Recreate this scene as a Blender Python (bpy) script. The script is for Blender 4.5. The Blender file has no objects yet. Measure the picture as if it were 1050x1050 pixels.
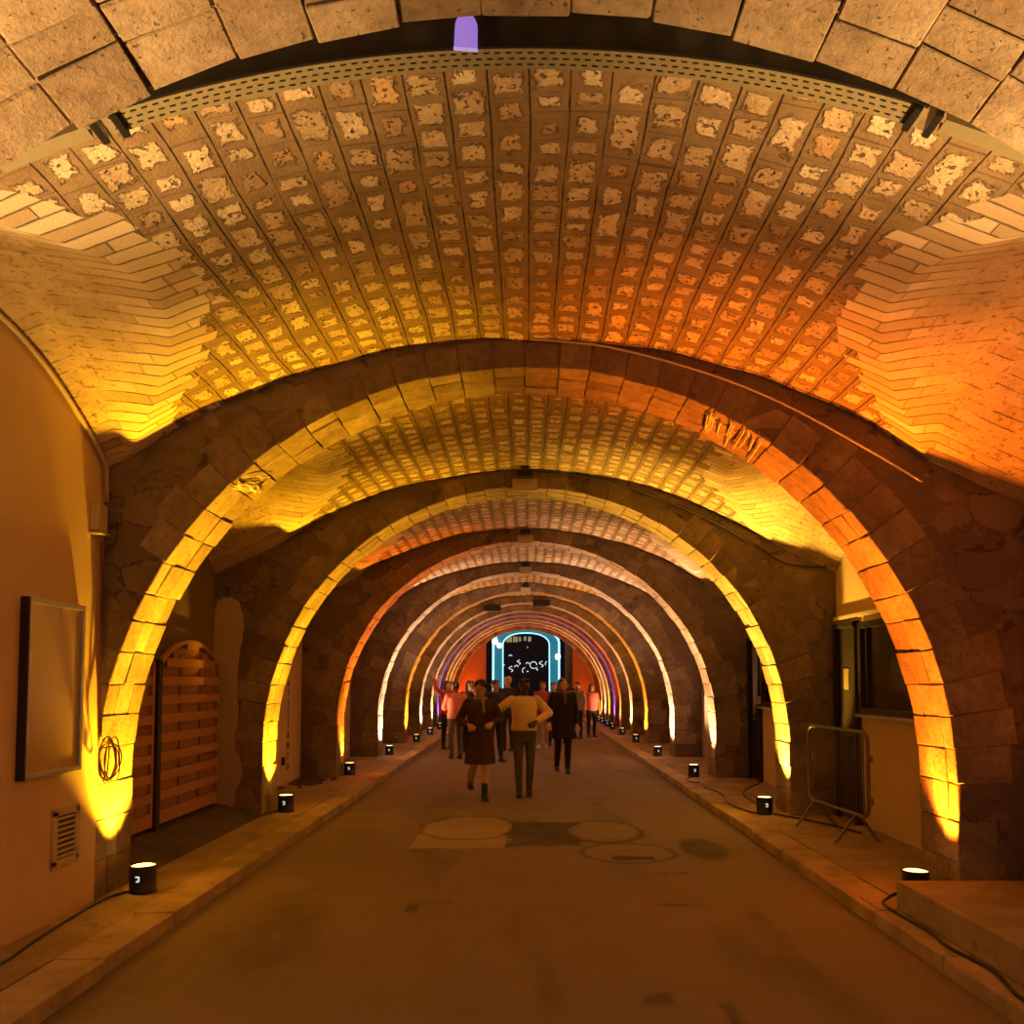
import bpy, bmesh, math, random
import numpy as np
from mathutils import Vector, Matrix
random.seed(7); rng = np.random.default_rng(7)
SC = bpy.context.scene
COL = SC.collection
PI = math.pi

# ------------------------------------------------------------------ camera
CAM_H = 1.68; PITCH = math.radians(3.0); F = 850.0
cd = bpy.data.cameras.new('camera'); cam = bpy.data.objects.new('camera', cd); COL.objects.link(cam)
cam.location = (0, 0, CAM_H); cam.rotation_euler = (PI/2 + PITCH, 0, 0)
cd.sensor_fit = 'HORIZONTAL'; cd.sensor_width = 36.0; cd.lens = 36.0*F/1050.0
cd.shift_x = -(539.5-525)/1050.0
cd.shift_y = (699 - F*math.tan(PITCH) - 525)/1050.0
cd.clip_start = 0.05; cd.clip_end = 200
SC.camera = cam
# ------------------------------------------------------------------ world, exposure
W = bpy.data.worlds.new('night'); SC.world = W; W.use_nodes = True
bg = W.node_tree.nodes['Background']; bg.inputs[0].default_value = (1.0, 0.43, 0.42, 1); bg.inputs[1].default_value = 0.26
vs = SC.view_settings
SC.display_settings.display_device = 'sRGB'
vs.view_transform = 'Standard'; vs.look = 'None'; vs.gamma = 1.0; vs.exposure = 0.0; vs.use_curve_mapping = False
POWER = 1.3
# colours of the uplights
YEL = (1.0, 0.475, 0.012); ORA = (1.0, 0.20, 0.008); WARM = (1.0, 0.52, 0.10); AMB = (1.0, 0.36, 0.02)
PCH = (1.0, 0.50, 0.22); PNK = (1.0, 0.56, 0.34); RED = (1.0, 0.16, 0.02); PUR = (0.30, 0.08, 0.9); BLU = (0.08, 0.10, 1.0); WRM0 = (1.0, 0.56, 0.19)

# ------------------------------------------------------------------ node helpers
class NT:
    def __init__(s, name):
        s.mat = bpy.data.materials.new(name); s.mat.use_nodes = True
        s.t = s.mat.node_tree; s.t.nodes.clear()
        s.out = s.t.nodes.new('ShaderNodeOutputMaterial')
        s.bsdf = s.t.nodes.new('ShaderNodeBsdfPrincipled')
        s.t.links.new(s.bsdf.outputs[0], s.out.inputs[0])
    def put(s, inp, v):
        if isinstance(v, bpy.types.NodeSocket): s.t.links.new(v, inp)
        elif isinstance(v, (tuple, list)):
            v = tuple(v)
            if len(v) == 3 and len(inp.default_value) == 4: v = v + (1,)
            inp.default_value = v
        else:
            try: inp.default_value = v
            except TypeError: inp.default_value = (v, v, v)
    def m(s, op, a, b=None, c=None, clamp=False):
        n = s.t.nodes.new('ShaderNodeMath'); n.operation = op; n.use_clamp = clamp
        for i, v in enumerate((a, b, c)):
            if v is not None: s.put(n.inputs[i], v)
        return n.outputs[0]
    def vec(s, x, y, z=0.0):
        n = s.t.nodes.new('ShaderNodeCombineXYZ')
        for i, v in enumerate((x, y, z)): s.put(n.inputs[i], v)
        return n.outputs[0]
    def sep(s, v):
        n = s.t.nodes.new('ShaderNodeSeparateXYZ'); s.put(n.inputs[0], v); return n.outputs
    def vmul(s, v, k):
        n = s.t.nodes.new('ShaderNodeVectorMath'); n.operation = 'MULTIPLY'; s.put(n.inputs[0], v); s.put(n.inputs[1], k); return n.outputs[0]
    def vadd(s, v, k):
        n = s.t.nodes.new('ShaderNodeVectorMath'); n.operation = 'ADD'; s.put(n.inputs[0], v); s.put(n.inputs[1], k); return n.outputs[0]
    def noise(s, v, scale, detail=3.0, rough=0.55, col=False):
        n = s.t.nodes.new('ShaderNodeTexNoise'); s.put(n.inputs['Vector'], v)
        n.inputs['Scale'].default_value = scale; n.inputs['Detail'].default_value = detail; n.inputs['Roughness'].default_value = rough
        return n.outputs[1 if col else 0]
    def white(s, v):
        n = s.t.nodes.new('ShaderNodeTexWhiteNoise'); n.noise_dimensions = '3D'; s.put(n.inputs['Vector'], v); return n.outputs
    def voro(s, v, scale, feature='F1'):
        n = s.t.nodes.new('ShaderNodeTexVoronoi'); n.feature = feature; s.put(n.inputs['Vector'], v); n.inputs['Scale'].default_value = scale; return n.outputs
    def rng(s, v, a, b, c=0.0, d=1.0, smooth=True):
        n = s.t.nodes.new('ShaderNodeMapRange'); n.interpolation_type = 'SMOOTHSTEP' if smooth else 'LINEAR'
        for i, x in enumerate((v, a, b, c, d)): s.put(n.inputs[i], x)
        return n.outputs[0]
    def mix(s, f, a, b):
        n = s.t.nodes.new('ShaderNodeMix'); n.data_type = 'RGBA'
        s.put(n.inputs[0], f); s.put(n.inputs[6], a); s.put(n.inputs[7], b); return n.outputs[2]
    def mul(s, a, b):
        n = s.t.nodes.new('ShaderNodeMix'); n.data_type = 'RGBA'; n.blend_type = 'MULTIPLY'
        n.inputs[0].default_value = 1.0; s.put(n.inputs[6], a); s.put(n.inputs[7], b); return n.outputs[2]
    def ramp(s, f, stops):
        n = s.t.nodes.new('ShaderNodeValToRGB'); e = n.color_ramp.elements
        while len(e) < len(stops): e.new(0.5)
        for i, (p, c) in enumerate(stops): e[i].position = p; e[i].color = tuple(c) + (1,)
        s.put(n.inputs[0], f); return n.outputs[0]
    def obj(s):
        return s.t.nodes.new('ShaderNodeTexCoord').outputs['Object']
    def pos(s):
        return s.t.nodes.new('ShaderNodeNewGeometry').outputs['Position']
    def uv(s, name):
        n = s.t.nodes.new('ShaderNodeUVMap'); n.uv_map = name; return n.outputs[0]
    def attr(s, name):
        n = s.t.nodes.new('ShaderNodeAttribute'); n.attribute_name = name; return n.outputs['Fac']
    def bump(s, h, strength=0.5, dist=0.02):
        n = s.t.nodes.new('ShaderNodeBump'); n.inputs['Strength'].default_value = strength; n.inputs['Distance'].default_value = dist
        s.put(n.inputs['Height'], h); s.t.links.new(n.outputs[0], s.bsdf.inputs['Normal'])
    def col(s, c): s.put(s.bsdf.inputs['Base Color'], c)
    def rough(s, v): s.put(s.bsdf.inputs['Roughness'], v)

def plain(name, c, rough=0.6, metal=0.0, nscale=0, namp=0.15, bump=0.0):
    n = NT(name)
    if nscale:
        f = n.noise(n.obj(), nscale, 4)
        n.col(n.mix(f, tuple(x*(1-namp) for x in c), tuple(min(1, x*(1+namp)) for x in c)))
        if bump: n.bump(f, bump, 0.005)
    else: n.col(c)
    n.rough(rough); n.bsdf.inputs['Metallic'].default_value = metal
    return n.mat
def glow(name, c, strength, base=(0.02, 0.02, 0.02)):
    n = NT(name); n.col(base); n.put(n.bsdf.inputs['Emission Color'], c); n.bsdf.inputs['Emission Strength'].default_value = strength
    return n.mat

def vault_material():
    n = NT('coursed_vault_stone')
    P = n.pos()
    def cells(uv, Wd, L, seed, vary):
        u, v, _ = n.sep(uv)
        wn = n.noise(n.vec(u, v, seed), 1.3, 2)
        u = n.m('ADD', u, n.m('MULTIPLY', n.m('SUBTRACT', wn, 0.5), 0.035))
        us = n.m('DIVIDE', u, Wd); row = n.m('FLOOR', us); fu = n.m('FRACT', us)
        rr = n.white(n.vec(row, seed, 3.3))[0]
        v2 = n.m('ADD', n.m('MULTIPLY', n.m('DIVIDE', v, L), n.m('ADD', n.m('MULTIPLY', rr, 0.5), 0.75)), n.m('MULTIPLY', rr, 17.0))
        wob = n.noise(n.vec(n.m('MULTIPLY', row, 3.71), n.m('MULTIPLY', v2, 0.8), seed), 1.0, 1)
        v2 = n.m('ADD', v2, n.m('MULTIPLY', n.m('SUBTRACT', wob, 0.5), vary))
        cl = n.m('FLOOR', v2); fv = n.m('FRACT', v2)
        w = n.white(n.vec(row, cl, seed)); rnd = w[0]; r3 = n.sep(w[1])
        du = n.m('MULTIPLY', n.m('SUBTRACT', 0.5, n.m('ABSOLUTE', n.m('SUBTRACT', fu, 0.5))), Wd)
        dv = n.m('MULTIPLY', n.m('SUBTRACT', 0.5, n.m('ABSOLUTE', n.m('SUBTRACT', fv, 0.5))), L)
        return dict(row=row, rr=rr, rnd=rnd, r3=r3, du=du, dv=dv)
    nz = n.m('SUBTRACT', n.noise(P, 13.0, 4, 0.6), 0.5)
    nf = n.m('SUBTRACT', n.noise(P, 60.0, 4, 0.65), 0.5)
    pits = n.rng(n.noise(P, 30.0, 3, 0.55), 0.34, 0.42, 1.0, 0.0)
    big = n.noise(P, 0.9, 2)
    mot = n.noise(P, 7.0, 3)
    # rough squared rubble laid in long courses along the tunnel
    A = cells(n.uv('main'), 0.178, 0.205, 1.0, 1.1)
    d = n.m('MINIMUM', n.m('MULTIPLY', A['du'], 1.1), A['dv'])
    ins = n.m('ADD', n.m('ADD', 0.008, n.m('MULTIPLY', A['rnd'], 0.024)), n.rng(big, 0.45, 0.72, 0.016, 0.036))
    nz2 = n.m('SUBTRACT', n.noise(n.vadd(P, (3, 5, 8)), 28.0, 4, 0.65), 0.5)
    e_ = n.m('SUBTRACT', n.m('ADD', d, n.m('ADD', n.m('MULTIPLY', nz, 0.09), n.m('MULTIPLY', nz2, 0.045))), ins)
    st = n.rng(e_, -0.006, 0.010)
    shadow_rim = n.m('MULTIPLY', n.rng(n.m('ABSOLUTE', n.m('ADD', e_, 0.004)), 0.0, 0.008, 1.0, 0.0), n.rng(n.noise(n.vadd(P, (1, 7, 4)), 9.0, 3), 0.42, 0.60))  # dark rim at stone edges: crevice plus shadow painted into the colour
    lnA = n.m('MULTIPLY', n.rng(n.m('ADD', A['du'], n.m('MULTIPLY', nz, 0.010)), 0.0018, 0.0052, 1.0, 0.0), n.rng(n.noise(n.vadd(P, (4, 9, 2)), 1.7, 2), 0.30, 0.45, 0.25, 1.0))
    crA = n.m('MULTIPLY', n.rng(n.m('ADD', A['dv'], n.m('MULTIPLY', nz, 0.01)), 0.002, 0.007, 1.0, 0.0), n.m('GREATER_THAN', A['r3'][1], 0.55))
    stc = n.ramp(A['r3'][0], [(0.0, (0.50, 0.39, 0.24)), (0.35, (0.66, 0.55, 0.37)), (0.7, (0.80, 0.72, 0.55)), (0.86, (0.62, 0.42, 0.20)), (1.0, (0.42, 0.31, 0.19))])
    stc = n.mix(n.m('MULTIPLY', pits, 0.85), stc, (0.10, 0.065, 0.04))
    stc = n.mul(stc, n.ramp(n.m('ADD', nf, 0.5), [(0.25, (0.72, 0.68, 0.62)), (0.7, (1.05, 1.03, 1.0))]))
    mor = n.mix(mot, (0.20, 0.138, 0.072), (0.33, 0.24, 0.13))
    ca = n.mix(st, mor, stc)
    ca = n.mix(n.m('MULTIPLY', shadow_rim, 0.75), ca, (0.045, 0.028, 0.016))
    hole = n.m('MULTIPLY', n.rng(n.noise(n.vadd(P, (9, 2, 6)), 24.0, 4, 0.6), 0.32, 0.40, 1.0, 0.0), n.m('GREATER_THAN', A['r3'][2], 0.62))
    ca = n.mix(n.m('MULTIPLY', n.m('MULTIPLY', hole, st), 0.9), ca, (0.03, 0.018, 0.012))
    ca = n.mul(ca, n.ramp(n.noise(P, 5.0, 5, 0.7), [(0.3, (0.72, 0.69, 0.66)), (0.65, (1.08, 1.06, 1.04))]))
    ca = n.mix(n.m('MULTIPLY', lnA, 0.93), ca, (0.018, 0.012, 0.008))
    ca = n.mix(n.m('MULTIPLY', crA, 0.6), ca, (0.05, 0.03, 0.02))
    ha = n.m('ADD', n.m('MULTIPLY', st, n.m('ADD', 0.55, n.m('MULTIPLY', nz, 1.2))), n.m('MULTIPLY', nf, 0.5))
    ha = n.m('SUBTRACT', n.m('SUBTRACT', ha, n.m('MULTIPLY', lnA, 1.0)), n.m('MULTIPLY', n.m('MULTIPLY', pits, st), 0.8))
    # thin dressed slabs of the side vaults, bent over the groin
    B = cells(n.uv('lat'), 0.108, 0.50, 5.0, 1.0)
    lnB = n.rng(n.m('ADD', B['du'], n.m('MULTIPLY', nz, 0.014)), 0.002, 0.009, 1.0, 0.0)
    crB = n.rng(n.m('ADD', B['dv'], n.m('MULTIPLY', nz, 0.012)), 0.002, 0.008, 1.0, 0.0)
    jb = n.m('MAXIMUM', lnB, n.m('MULTIPLY', crB, 0.45))
    cb = n.ramp(B['r3'][0], [(0.0, (0.42, 0.32, 0.19)), (0.5, (0.58, 0.46, 0.29)), (1.0, (0.72, 0.61, 0.43))])
    away = n.rng(n.m('ADD', n.attr('groin'), n.m('MULTIPLY', nz, 0.3)), -0.42, -0.02, 1.0, 0.0)     # smeared pointing far from the groin
    cb = n.mix(n.m('MULTIPLY', away, 0.75), cb, n.mix(mot, (0.36, 0.25, 0.14), (0.60, 0.46, 0.28)))
    jb = n.m('MULTIPLY', jb, n.m('SUBTRACT', 1.0, n.m('MULTIPLY', away, n.rng(mot, 0.40, 0.55, 0.35, 0.97))))
    cb = n.mix(n.m('MULTIPLY', jb, 0.62), cb, (0.07, 0.045, 0.025))
    cb = n.mix(n.m('MULTIPLY', n.m('MULTIPLY', pits, away), 0.6), cb, (0.10, 0.06, 0.03))
    hb = n.m('ADD', n.m('SUBTRACT', n.m('MULTIPLY', B['rnd'], 0.7), n.m('MULTIPLY', jb, 0.9)), n.m('ADD', n.m('MULTIPLY', nf, 0.35), n.m('MULTIPLY', n.m('MULTIPLY', nz, away), 1.5)))
    sel = n.m('LESS_THAN', n.m('ADD', n.attr('groin'), n.m('MULTIPLY', n.m('SUBTRACT', B['rr'], 0.5), 0.14)), 0.24)
    n.col(n.mix(sel, ca, cb))
    hm = n.t.nodes.new('ShaderNodeMix'); hm.data_type = 'FLOAT'
    n.put(hm.inputs[0], sel); n.put(hm.inputs[2], ha); n.put(hm.inputs[3], hb)
    n.bump(hm.outputs[0], 0.85, 0.022); n.rough(0.95)
    return n.mat
def ashlar_material():
    n = NT('dressed_arch_stone'); P = n.pos(); r = n.attr('rnd')
    big = n.noise(P, 3.0, 4); fine = n.noise(P, 45.0, 5, 0.65)
    c = n.ramp(r, [(0.0, (0.27, 0.205, 0.14)), (0.5, (0.34, 0.27, 0.185)), (1.0, (0.41, 0.335, 0.24))])
    c = n.mul(c, n.ramp(big, [(0.3, (0.66, 0.61, 0.55)), (0.65, (1.0, 1.0, 1.0))]))
    c = n.mul(c, n.ramp(n.noise(P, 14.0, 5, 0.7), [(0.3, (0.68, 0.64, 0.60)), (0.62, (1.08, 1.06, 1.03))]))
    pit = n.rng(n.noise(P, 42.0, 4, 0.65), 0.30, 0.37, 1.0, 0.0)
    c = n.mix(n.m('MULTIPLY', pit, 0.5), c, (0.10, 0.07, 0.045))
    n.col(c); n.rough(0.92)
    n.bump(n.m('SUBTRACT', n.m('ADD', n.m('MULTIPLY', fine, 0.5), n.m('MULTIPLY', big, 0.9)), n.m('MULTIPLY', pit, 1.3)), 1.0, 0.02)
    return n.mat
def rubble_material():
    n = NT('rubble_pier_stone'); P = n.obj()
    wob = n.noise(P, 3.0, 4, 0.6, col=True)
    v = n.vadd(n.vmul(P, (1.0, 1.0, 1.7)), n.vmul(wob, (0.55, 0.55, 0.55)))
    e = n.voro(v, 2.6, 'DISTANCE_TO_EDGE')[0]; cc = n.sep(n.voro(v, 2.6)[1])
    big = n.noise(P, 1.3, 4); fine = n.noise(P, 34, 5, 0.7); nz = n.noise(P, 9, 5, 0.65)
    j = n.m('MULTIPLY', n.rng(n.m('ADD', e, n.m('MULTIPLY', n.m('SUBTRACT', nz, 0.5), 0.22)), 0.0, 0.05, 1.0, 0.0), n.rng(n.noise(P, 1.9, 2), 0.42, 0.58))
    c = n.ramp(cc[0], [(0.0, (0.17, 0.122, 0.095)), (0.6, (0.22, 0.162, 0.125)), (0.9, (0.26, 0.20, 0.15)), (1.0, (0.33, 0.26, 0.19))])
    c = n.mix(n.m('MULTIPLY', j, 0.6), c, (0.045, 0.030, 0.024))
    c = n.mix(n.rng(big, 0.42, 0.60), c, n.mix(nz, (0.135, 0.097, 0.076), (0.24, 0.18, 0.137)))
    c = n.mix(n.m('MULTIPLY', n.rng(n.noise(P, 5.5, 5, 0.65), 0.63, 0.72), 0.8), c, (0.30, 0.235, 0.165))
    c = n.mix(n.m('MULTIPLY', n.rng(n.noise(n.vadd(P, (7, 3, 1)), 3.6, 4, 0.6), 0.62, 0.72), 0.8), c, (0.05, 0.034, 0.028))
    n.col(c); n.rough(0.95)
    n.bump(n.m('ADD', n.m('MULTIPLY', n.m('SUBTRACT', 1.0, j), 0.6), n.m('ADD', n.m('MULTIPLY', fine, 0.6), n.m('MULTIPLY', nz, 1.6))), 0.9, 0.03)
    return n.mat
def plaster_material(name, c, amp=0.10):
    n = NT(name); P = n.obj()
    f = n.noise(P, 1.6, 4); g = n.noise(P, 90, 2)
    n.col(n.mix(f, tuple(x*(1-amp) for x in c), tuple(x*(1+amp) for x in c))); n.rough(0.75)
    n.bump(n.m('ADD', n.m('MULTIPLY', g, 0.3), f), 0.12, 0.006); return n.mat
def road_material():
    n = NT('patched_asphalt'); P = n.obj(); x, y, z = n.sep(P)
    fine = n.noise(P, 120, 3, 0.7); mid = n.noise(P, 2.2, 4); lng = n.noise(n.vmul(P, (1.0, 0.22, 1.0)), 1.4, 3)
    nz = n.m('SUBTRACT', n.noise(P, 3.4, 4, 0.6), 0.5)
    c = n.mix(mid, (0.165, 0.125, 0.092), (0.245, 0.188, 0.138))
    c = n.mix(n.rng(lng, 0.5, 0.68), c, (0.145, 0.108, 0.08))
    def box(x0, x1, y0, y1, soft, wob):
        a = n.m('MINIMUM', n.m('SUBTRACT', x, x0), n.m('SUBTRACT', x1, x)); b = n.m('MINIMUM', n.m('SUBTRACT', y, y0), n.m('SUBTRACT', y1, y))
        return n.rng(n.m('ADD', n.m('MINIMUM', a, n.m('MULTIPLY', b, 0.6)), n.m('MULTIPLY', nz, wob)), 0.0, soft)
    def ell(cx, cy, rx, ry, wob):
        a = n.m('POWER', n.m('DIVIDE', n.m('SUBTRACT', x, cx), rx), 2.0); b = n.m('POWER', n.m('DIVIDE', n.m('SUBTRACT', y, cy), ry), 2.0)
        return n.m('ADD', n.m('SQRT', n.m('ADD', a, b)), n.m('MULTIPLY', nz, wob))
    def ring(r, w): return n.rng(n.m('ABSOLUTE', n.m('SUBTRACT', r, 1.0)), 0.0, w, 1.0, 0.0)
    pale = (0.36, 0.27, 0.18); dark = (0.05, 0.038, 0.031)
    c = n.mix(n.m('MULTIPLY', box(-1.20, -0.20, 8.45, 9.75, 0.03, 0.10), 0.85), c, pale)
    c = n.mix(n.m('MULTIPLY', box(-0.22, 0.62, 8.55, 10.1, 0.06, 0.35), 0.92), c, dark)
    c = n.mix(n.m('MULTIPLY', n.rng(ell(-0.66, 9.7, 0.52, 0.72, 0.2), 0.93, 1.0, 1.0, 0.0), 0.6), c, pale)
    c = n.mix(n.m('MULTIPLY', ring(ell(-0.66, 9.7, 0.55, 0.78, 0.3), 0.10), 0.6), c, dark)
    c = n.mix(n.m('MULTIPLY', n.rng(ell(0.86, 9.45, 0.40, 0.62, 0.25), 0.9, 1.0, 1.0, 0.0), 0.8), c, (0.22, 0.165, 0.115))
    c = n.mix(n.m('MULTIPLY', ring(ell(0.86, 9.45, 0.43, 0.68, 0.3), 0.16), 0.8), c, dark)
    c = n.mix(n.m('MULTIPLY', n.rng(ell(1.0, 8.28, 0.42, 0.42, 0.2), 0.9, 1.0, 1.0, 0.0), 0.8), c, (0.23, 0.17, 0.12))
    c = n.mix(n.m('MULTIPLY', ring(ell(1.0, 8.25, 0.46, 0.47, 0.25), 0.12), 0.75), c, dark)
    c = n.mix(n.m('MULTIPLY', box(0.80, 1.24, 7.88, 8.12, 0.04, 0.10), 0.9), c, (0.02, 0.016, 0.014))
    c = n.mix(n.m('MULTIPLY', n.rng(ell(1.78, 8.45, 0.26, 0.60, 0.5), 0.7, 1.05, 1.0, 0.0), 0.8), c, dark)
    for (x0, x1, y0, y1) in ((-1.18, -0.95, 8.25, 8.45), (-0.85, -0.55, 6.35, 6.5), (-0.92, -0.78, 6.1, 6.4), (0.86, 1.35, 6.28, 6.42), (1.15, 1.45, 7.3, 7.45), (0.95, 1.12, 3.9, 4.5), (0.6, 0.8, 4.4, 4.6)):
        c = n.mix(n.m('MULTIPLY', box(x0, x1, y0, y1, 0.06, 0.22), 0.8), c, dark)
    grit = n.m('MULTIPLY', n.rng(ell(-1.98, 7.0, 0.32, 0.35, 0.8), 0.6, 1.0, 1.0, 0.0), n.rng(n.noise(P, 55, 2), 0.5, 0.56))
    c = n.mix(n.m('MULTIPLY', grit, 0.6), c, (0.34, 0.26, 0.18))
    c = n.mul(c, n.ramp(fine, [(0.3, (0.6, 0.6, 0.6)), (0.7, (1.25, 1.25, 1.25))]))
    n.col(c); n.rough(n.rng(mid, 0.3, 0.7, 0.62, 0.85)); n.bump(n.m('ADD', fine, n.m('MULTIPLY', mid, 2.0)), 0.35, 0.006)
    return n.mat
def concrete_material(name, c):
    n = NT(name); P = n.obj(); f = n.noise(P, 2.6, 5, 0.6); g = n.noise(P, 70, 3, 0.7)
    cc = n.mix(n.rng(f, 0.3, 0.7), tuple(x*0.72 for x in c), tuple(x*1.15 for x in c))
    cc = n.mix(n.m('MULTIPLY', n.rng(n.noise(P, 5.0, 4), 0.60, 0.68), 0.5), cc, tuple(x*0.4 for x in c))
    cc = n.mul(cc, n.ramp(g, [(0.3, (0.75, 0.75, 0.75)), (0.7, (1.15, 1.15, 1.15))]))
    n.col(cc); n.rough(0.85); n.bump(n.m('ADD', g, n.m('MULTIPLY', f, 2.0)), 0.3, 0.005); return n.mat

M = {}
M['vault'] = vault_material(); M['ashlar'] = ashlar_material(); M['rubble'] = rubble_material()
M['plaster'] = plaster_material('ochre_plaster', (0.64, 0.48, 0.30)); M['plaster_old'] = plaster_material('old_plaster', (0.50, 0.40, 0.28), 0.25)
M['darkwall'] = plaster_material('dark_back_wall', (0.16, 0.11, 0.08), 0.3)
M['road'] = road_material(); M['walk'] = concrete_material('pavement_concrete', (0.34, 0.255, 0.17)); M['kerb'] = concrete_material('kerb_stone', (0.42, 0.32, 0.21))
M['step'] = concrete_material('step_concrete', (0.34, 0.27, 0.20)); M['soil'] = concrete_material('dark_soil', (0.10, 0.075, 0.055))
M['brick'] = plain('reddish_brick', (0.36, 0.17, 0.10), 0.9, nscale=6, namp=0.3, bump=0.4)
M['black'] = plain('black_plastic', (0.012, 0.012, 0.013), 0.38); M['cable'] = plain('black_cable', (0.02, 0.015, 0.012), 0.5)
M['steel'] = plain('galvanised_steel', (0.20, 0.18, 0.155), 0.5, 0.6, nscale=20); M['tray'] = plain('olive_cable_tray', (0.24, 0.21, 0.12), 0.6, 0.2, nscale=30)
M['alu'] = plain('dull_aluminium', (0.50, 0.48, 0.44), 0.4, 0.7); M['darkframe'] = plain('dark_metal_frame', (0.03, 0.024, 0.02), 0.45, 0.3)
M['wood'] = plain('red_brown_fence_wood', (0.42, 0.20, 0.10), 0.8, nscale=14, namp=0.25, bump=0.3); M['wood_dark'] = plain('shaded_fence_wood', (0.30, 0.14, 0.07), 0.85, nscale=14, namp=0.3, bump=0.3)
M['post'] = plain('dark_fence_post', (0.035, 0.025, 0.02), 0.7); M['wire'] = plain('red_brown_wire', (0.16, 0.05, 0.03), 0.55); M['rope'] = plain('pale_frayed_string', (0.85, 0.75, 0.5), 0.8)
M['sign'] = plain('pale_sign_plate', (0.62, 0.55, 0.38), 0.6); M['ink'] = plain('dark_painted_letters', (0.07, 0.03, 0.02), 0.8)

# ------------------------------------------------------------------ object helpers
def tag(o, label=None, cat=None, group=None, kind=None):
    if label: o['label'] = label
    if cat: o['category'] = cat
    if group: o['group'] = group
    if kind: o['kind'] = kind
    return o
def link(name, me, mat=None, parent=None):
    o = bpy.data.objects.new(name, me); COL.objects.link(o)
    if mat is not None: me.materials.append(mat)
    if parent is not None: o.parent = parent
    return o
def from_bm(name, bm, mat=None, parent=None, smooth=False):
    me = bpy.data.meshes.new(name); bm.to_mesh(me); bm.free()
    if smooth: me.polygons.foreach_set('use_smooth', [True]*len(me.polygons))
    return link(name, me, mat, parent)
def empty(name, loc, rz=0, label=None, cat=None, group=None):
    o = bpy.data.objects.new(name, None); COL.objects.link(o); o.location = loc; o.rotation_euler = (0, 0, rz); o.empty_display_size = 0.1
    return tag(o, label, cat, group)
def box(bm, c, s, rot=None, bev=0.0):
    vs_ = []
    for dx in (-1, 1):
        for dy in (-1, 1):
            for dz in (-1, 1):
                p = Vector((dx*s[0]/2, dy*s[1]/2, dz*s[2]/2))
                if rot is not None: p = rot @ p
                vs_.append(bm.verts.new(p + Vector(c)))
    fs = [bm.faces.new([vs_[i] for i in q]) for q in ((0, 1, 3, 2), (4, 6, 7, 5), (0, 4, 5, 1), (2, 3, 7, 6), (0, 2, 6, 4), (1, 5, 7, 3))]
    if bev > 0:
        es = list({e for f in fs for e in f.edges}); bmesh.ops.bevel(bm, geom=es, offset=bev, segments=2, affect='EDGES', profile=0.6)
    return bm
def new_box(name, c, s, mat, parent=None, bev=0.0, rot=None):
    return from_bm(name, box(bmesh.new(), c, s, rot, bev), mat, parent)
def tube(bm, pts, r, seg=8, closed=False):
    pts = [Vector(p) for p in pts]; rings = []; N_ = len(pts); up = None
    for i, p in enumerate(pts):
        a = pts[(i-1) % N_] if (i > 0 or closed) else p; b = pts[(i+1) % N_] if (i < N_-1 or closed) else p
        t = (b-a); t = t.normalized() if t.length > 1e-9 else Vector((0, 0, 1))
        if up is None: up = t.orthogonal().normalized()
        up = up - t*up.dot(t)
        up = up.normalized() if up.length > 1e-6 else t.orthogonal().normalized()
        w = t.cross(up); rr = r[i] if isinstance(r, (list, tuple)) else r
        rings.append([bm.verts.new(p + (up*math.cos(k*2*PI/seg) + w*math.sin(k*2*PI/seg))*rr) for k in range(seg)])
    for i in range(N_ if closed else N_-1):
        A, B = rings[i], rings[(i+1) % N_]
        for k in range(seg): bm.faces.new((A[k], A[(k+1) % seg], B[(k+1) % seg], B[k]))
    if not closed: bm.faces.new(rings[0][::-1]); bm.faces.new(rings[-1])
    return bm
def lathe(bm, prof, seg=32, c=(0, 0, 0)):
    rings = [[bm.verts.new((c[0]+r*math.cos(k*2*PI/seg), c[1]+r*math.sin(k*2*PI/seg), c[2]+z)) for k in range(seg)] for r, z in prof]
    for A, B in zip(rings[:-1], rings[1:]):
        for k in range(seg): bm.faces.new((A[k], A[(k+1) % seg], B[(k+1) % seg], B[k]))
    bm.faces.new(rings[0][::-1]); bm.faces.new(rings[-1])
    return bm
def smooth_path(pts, n=8):
    P = [Vector(p) for p in pts]; out = []
    for i in range(len(P)-1):
        a, b, c, d = P[max(i-1, 0)], P[i], P[i+1], P[min(i+2, len(P)-1)]
        for k in range(n):
            t = k/n
            out.append(0.5*((2*b)+(c-a)*t+(2*a-5*b+4*c-d)*t*t+(3*b-a-3*c+d)*t**3))
    out.append(P[-1]); return out
def poly_prism(name, pts, axis, d0, d1, mat, parent=None):
    # a closed outline (2-D) pushed along an axis from d0 to d1
    bm = bmesh.new()
    f = {'y': lambda p, d: (p[0], d, p[1]), 'x': lambda p, d: (d, p[0], p[1]), 'z': lambda p, d: (p[0], p[1], d)}[axis]
    A = [bm.verts.new(f(p, d0)) for p in pts]; B = [bm.verts.new(f(p, d1)) for p in pts]
    bm.faces.new(A[::-1]); bm.faces.new(B)
    for i in range(len(pts)):
        j = (i+1) % len(pts); bm.faces.new((A[i], A[j], B[j], B[i]))
    bmesh.ops.recalc_face_normals(bm, faces=bm.faces)
    return from_bm(name, bm, mat, parent)

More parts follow.
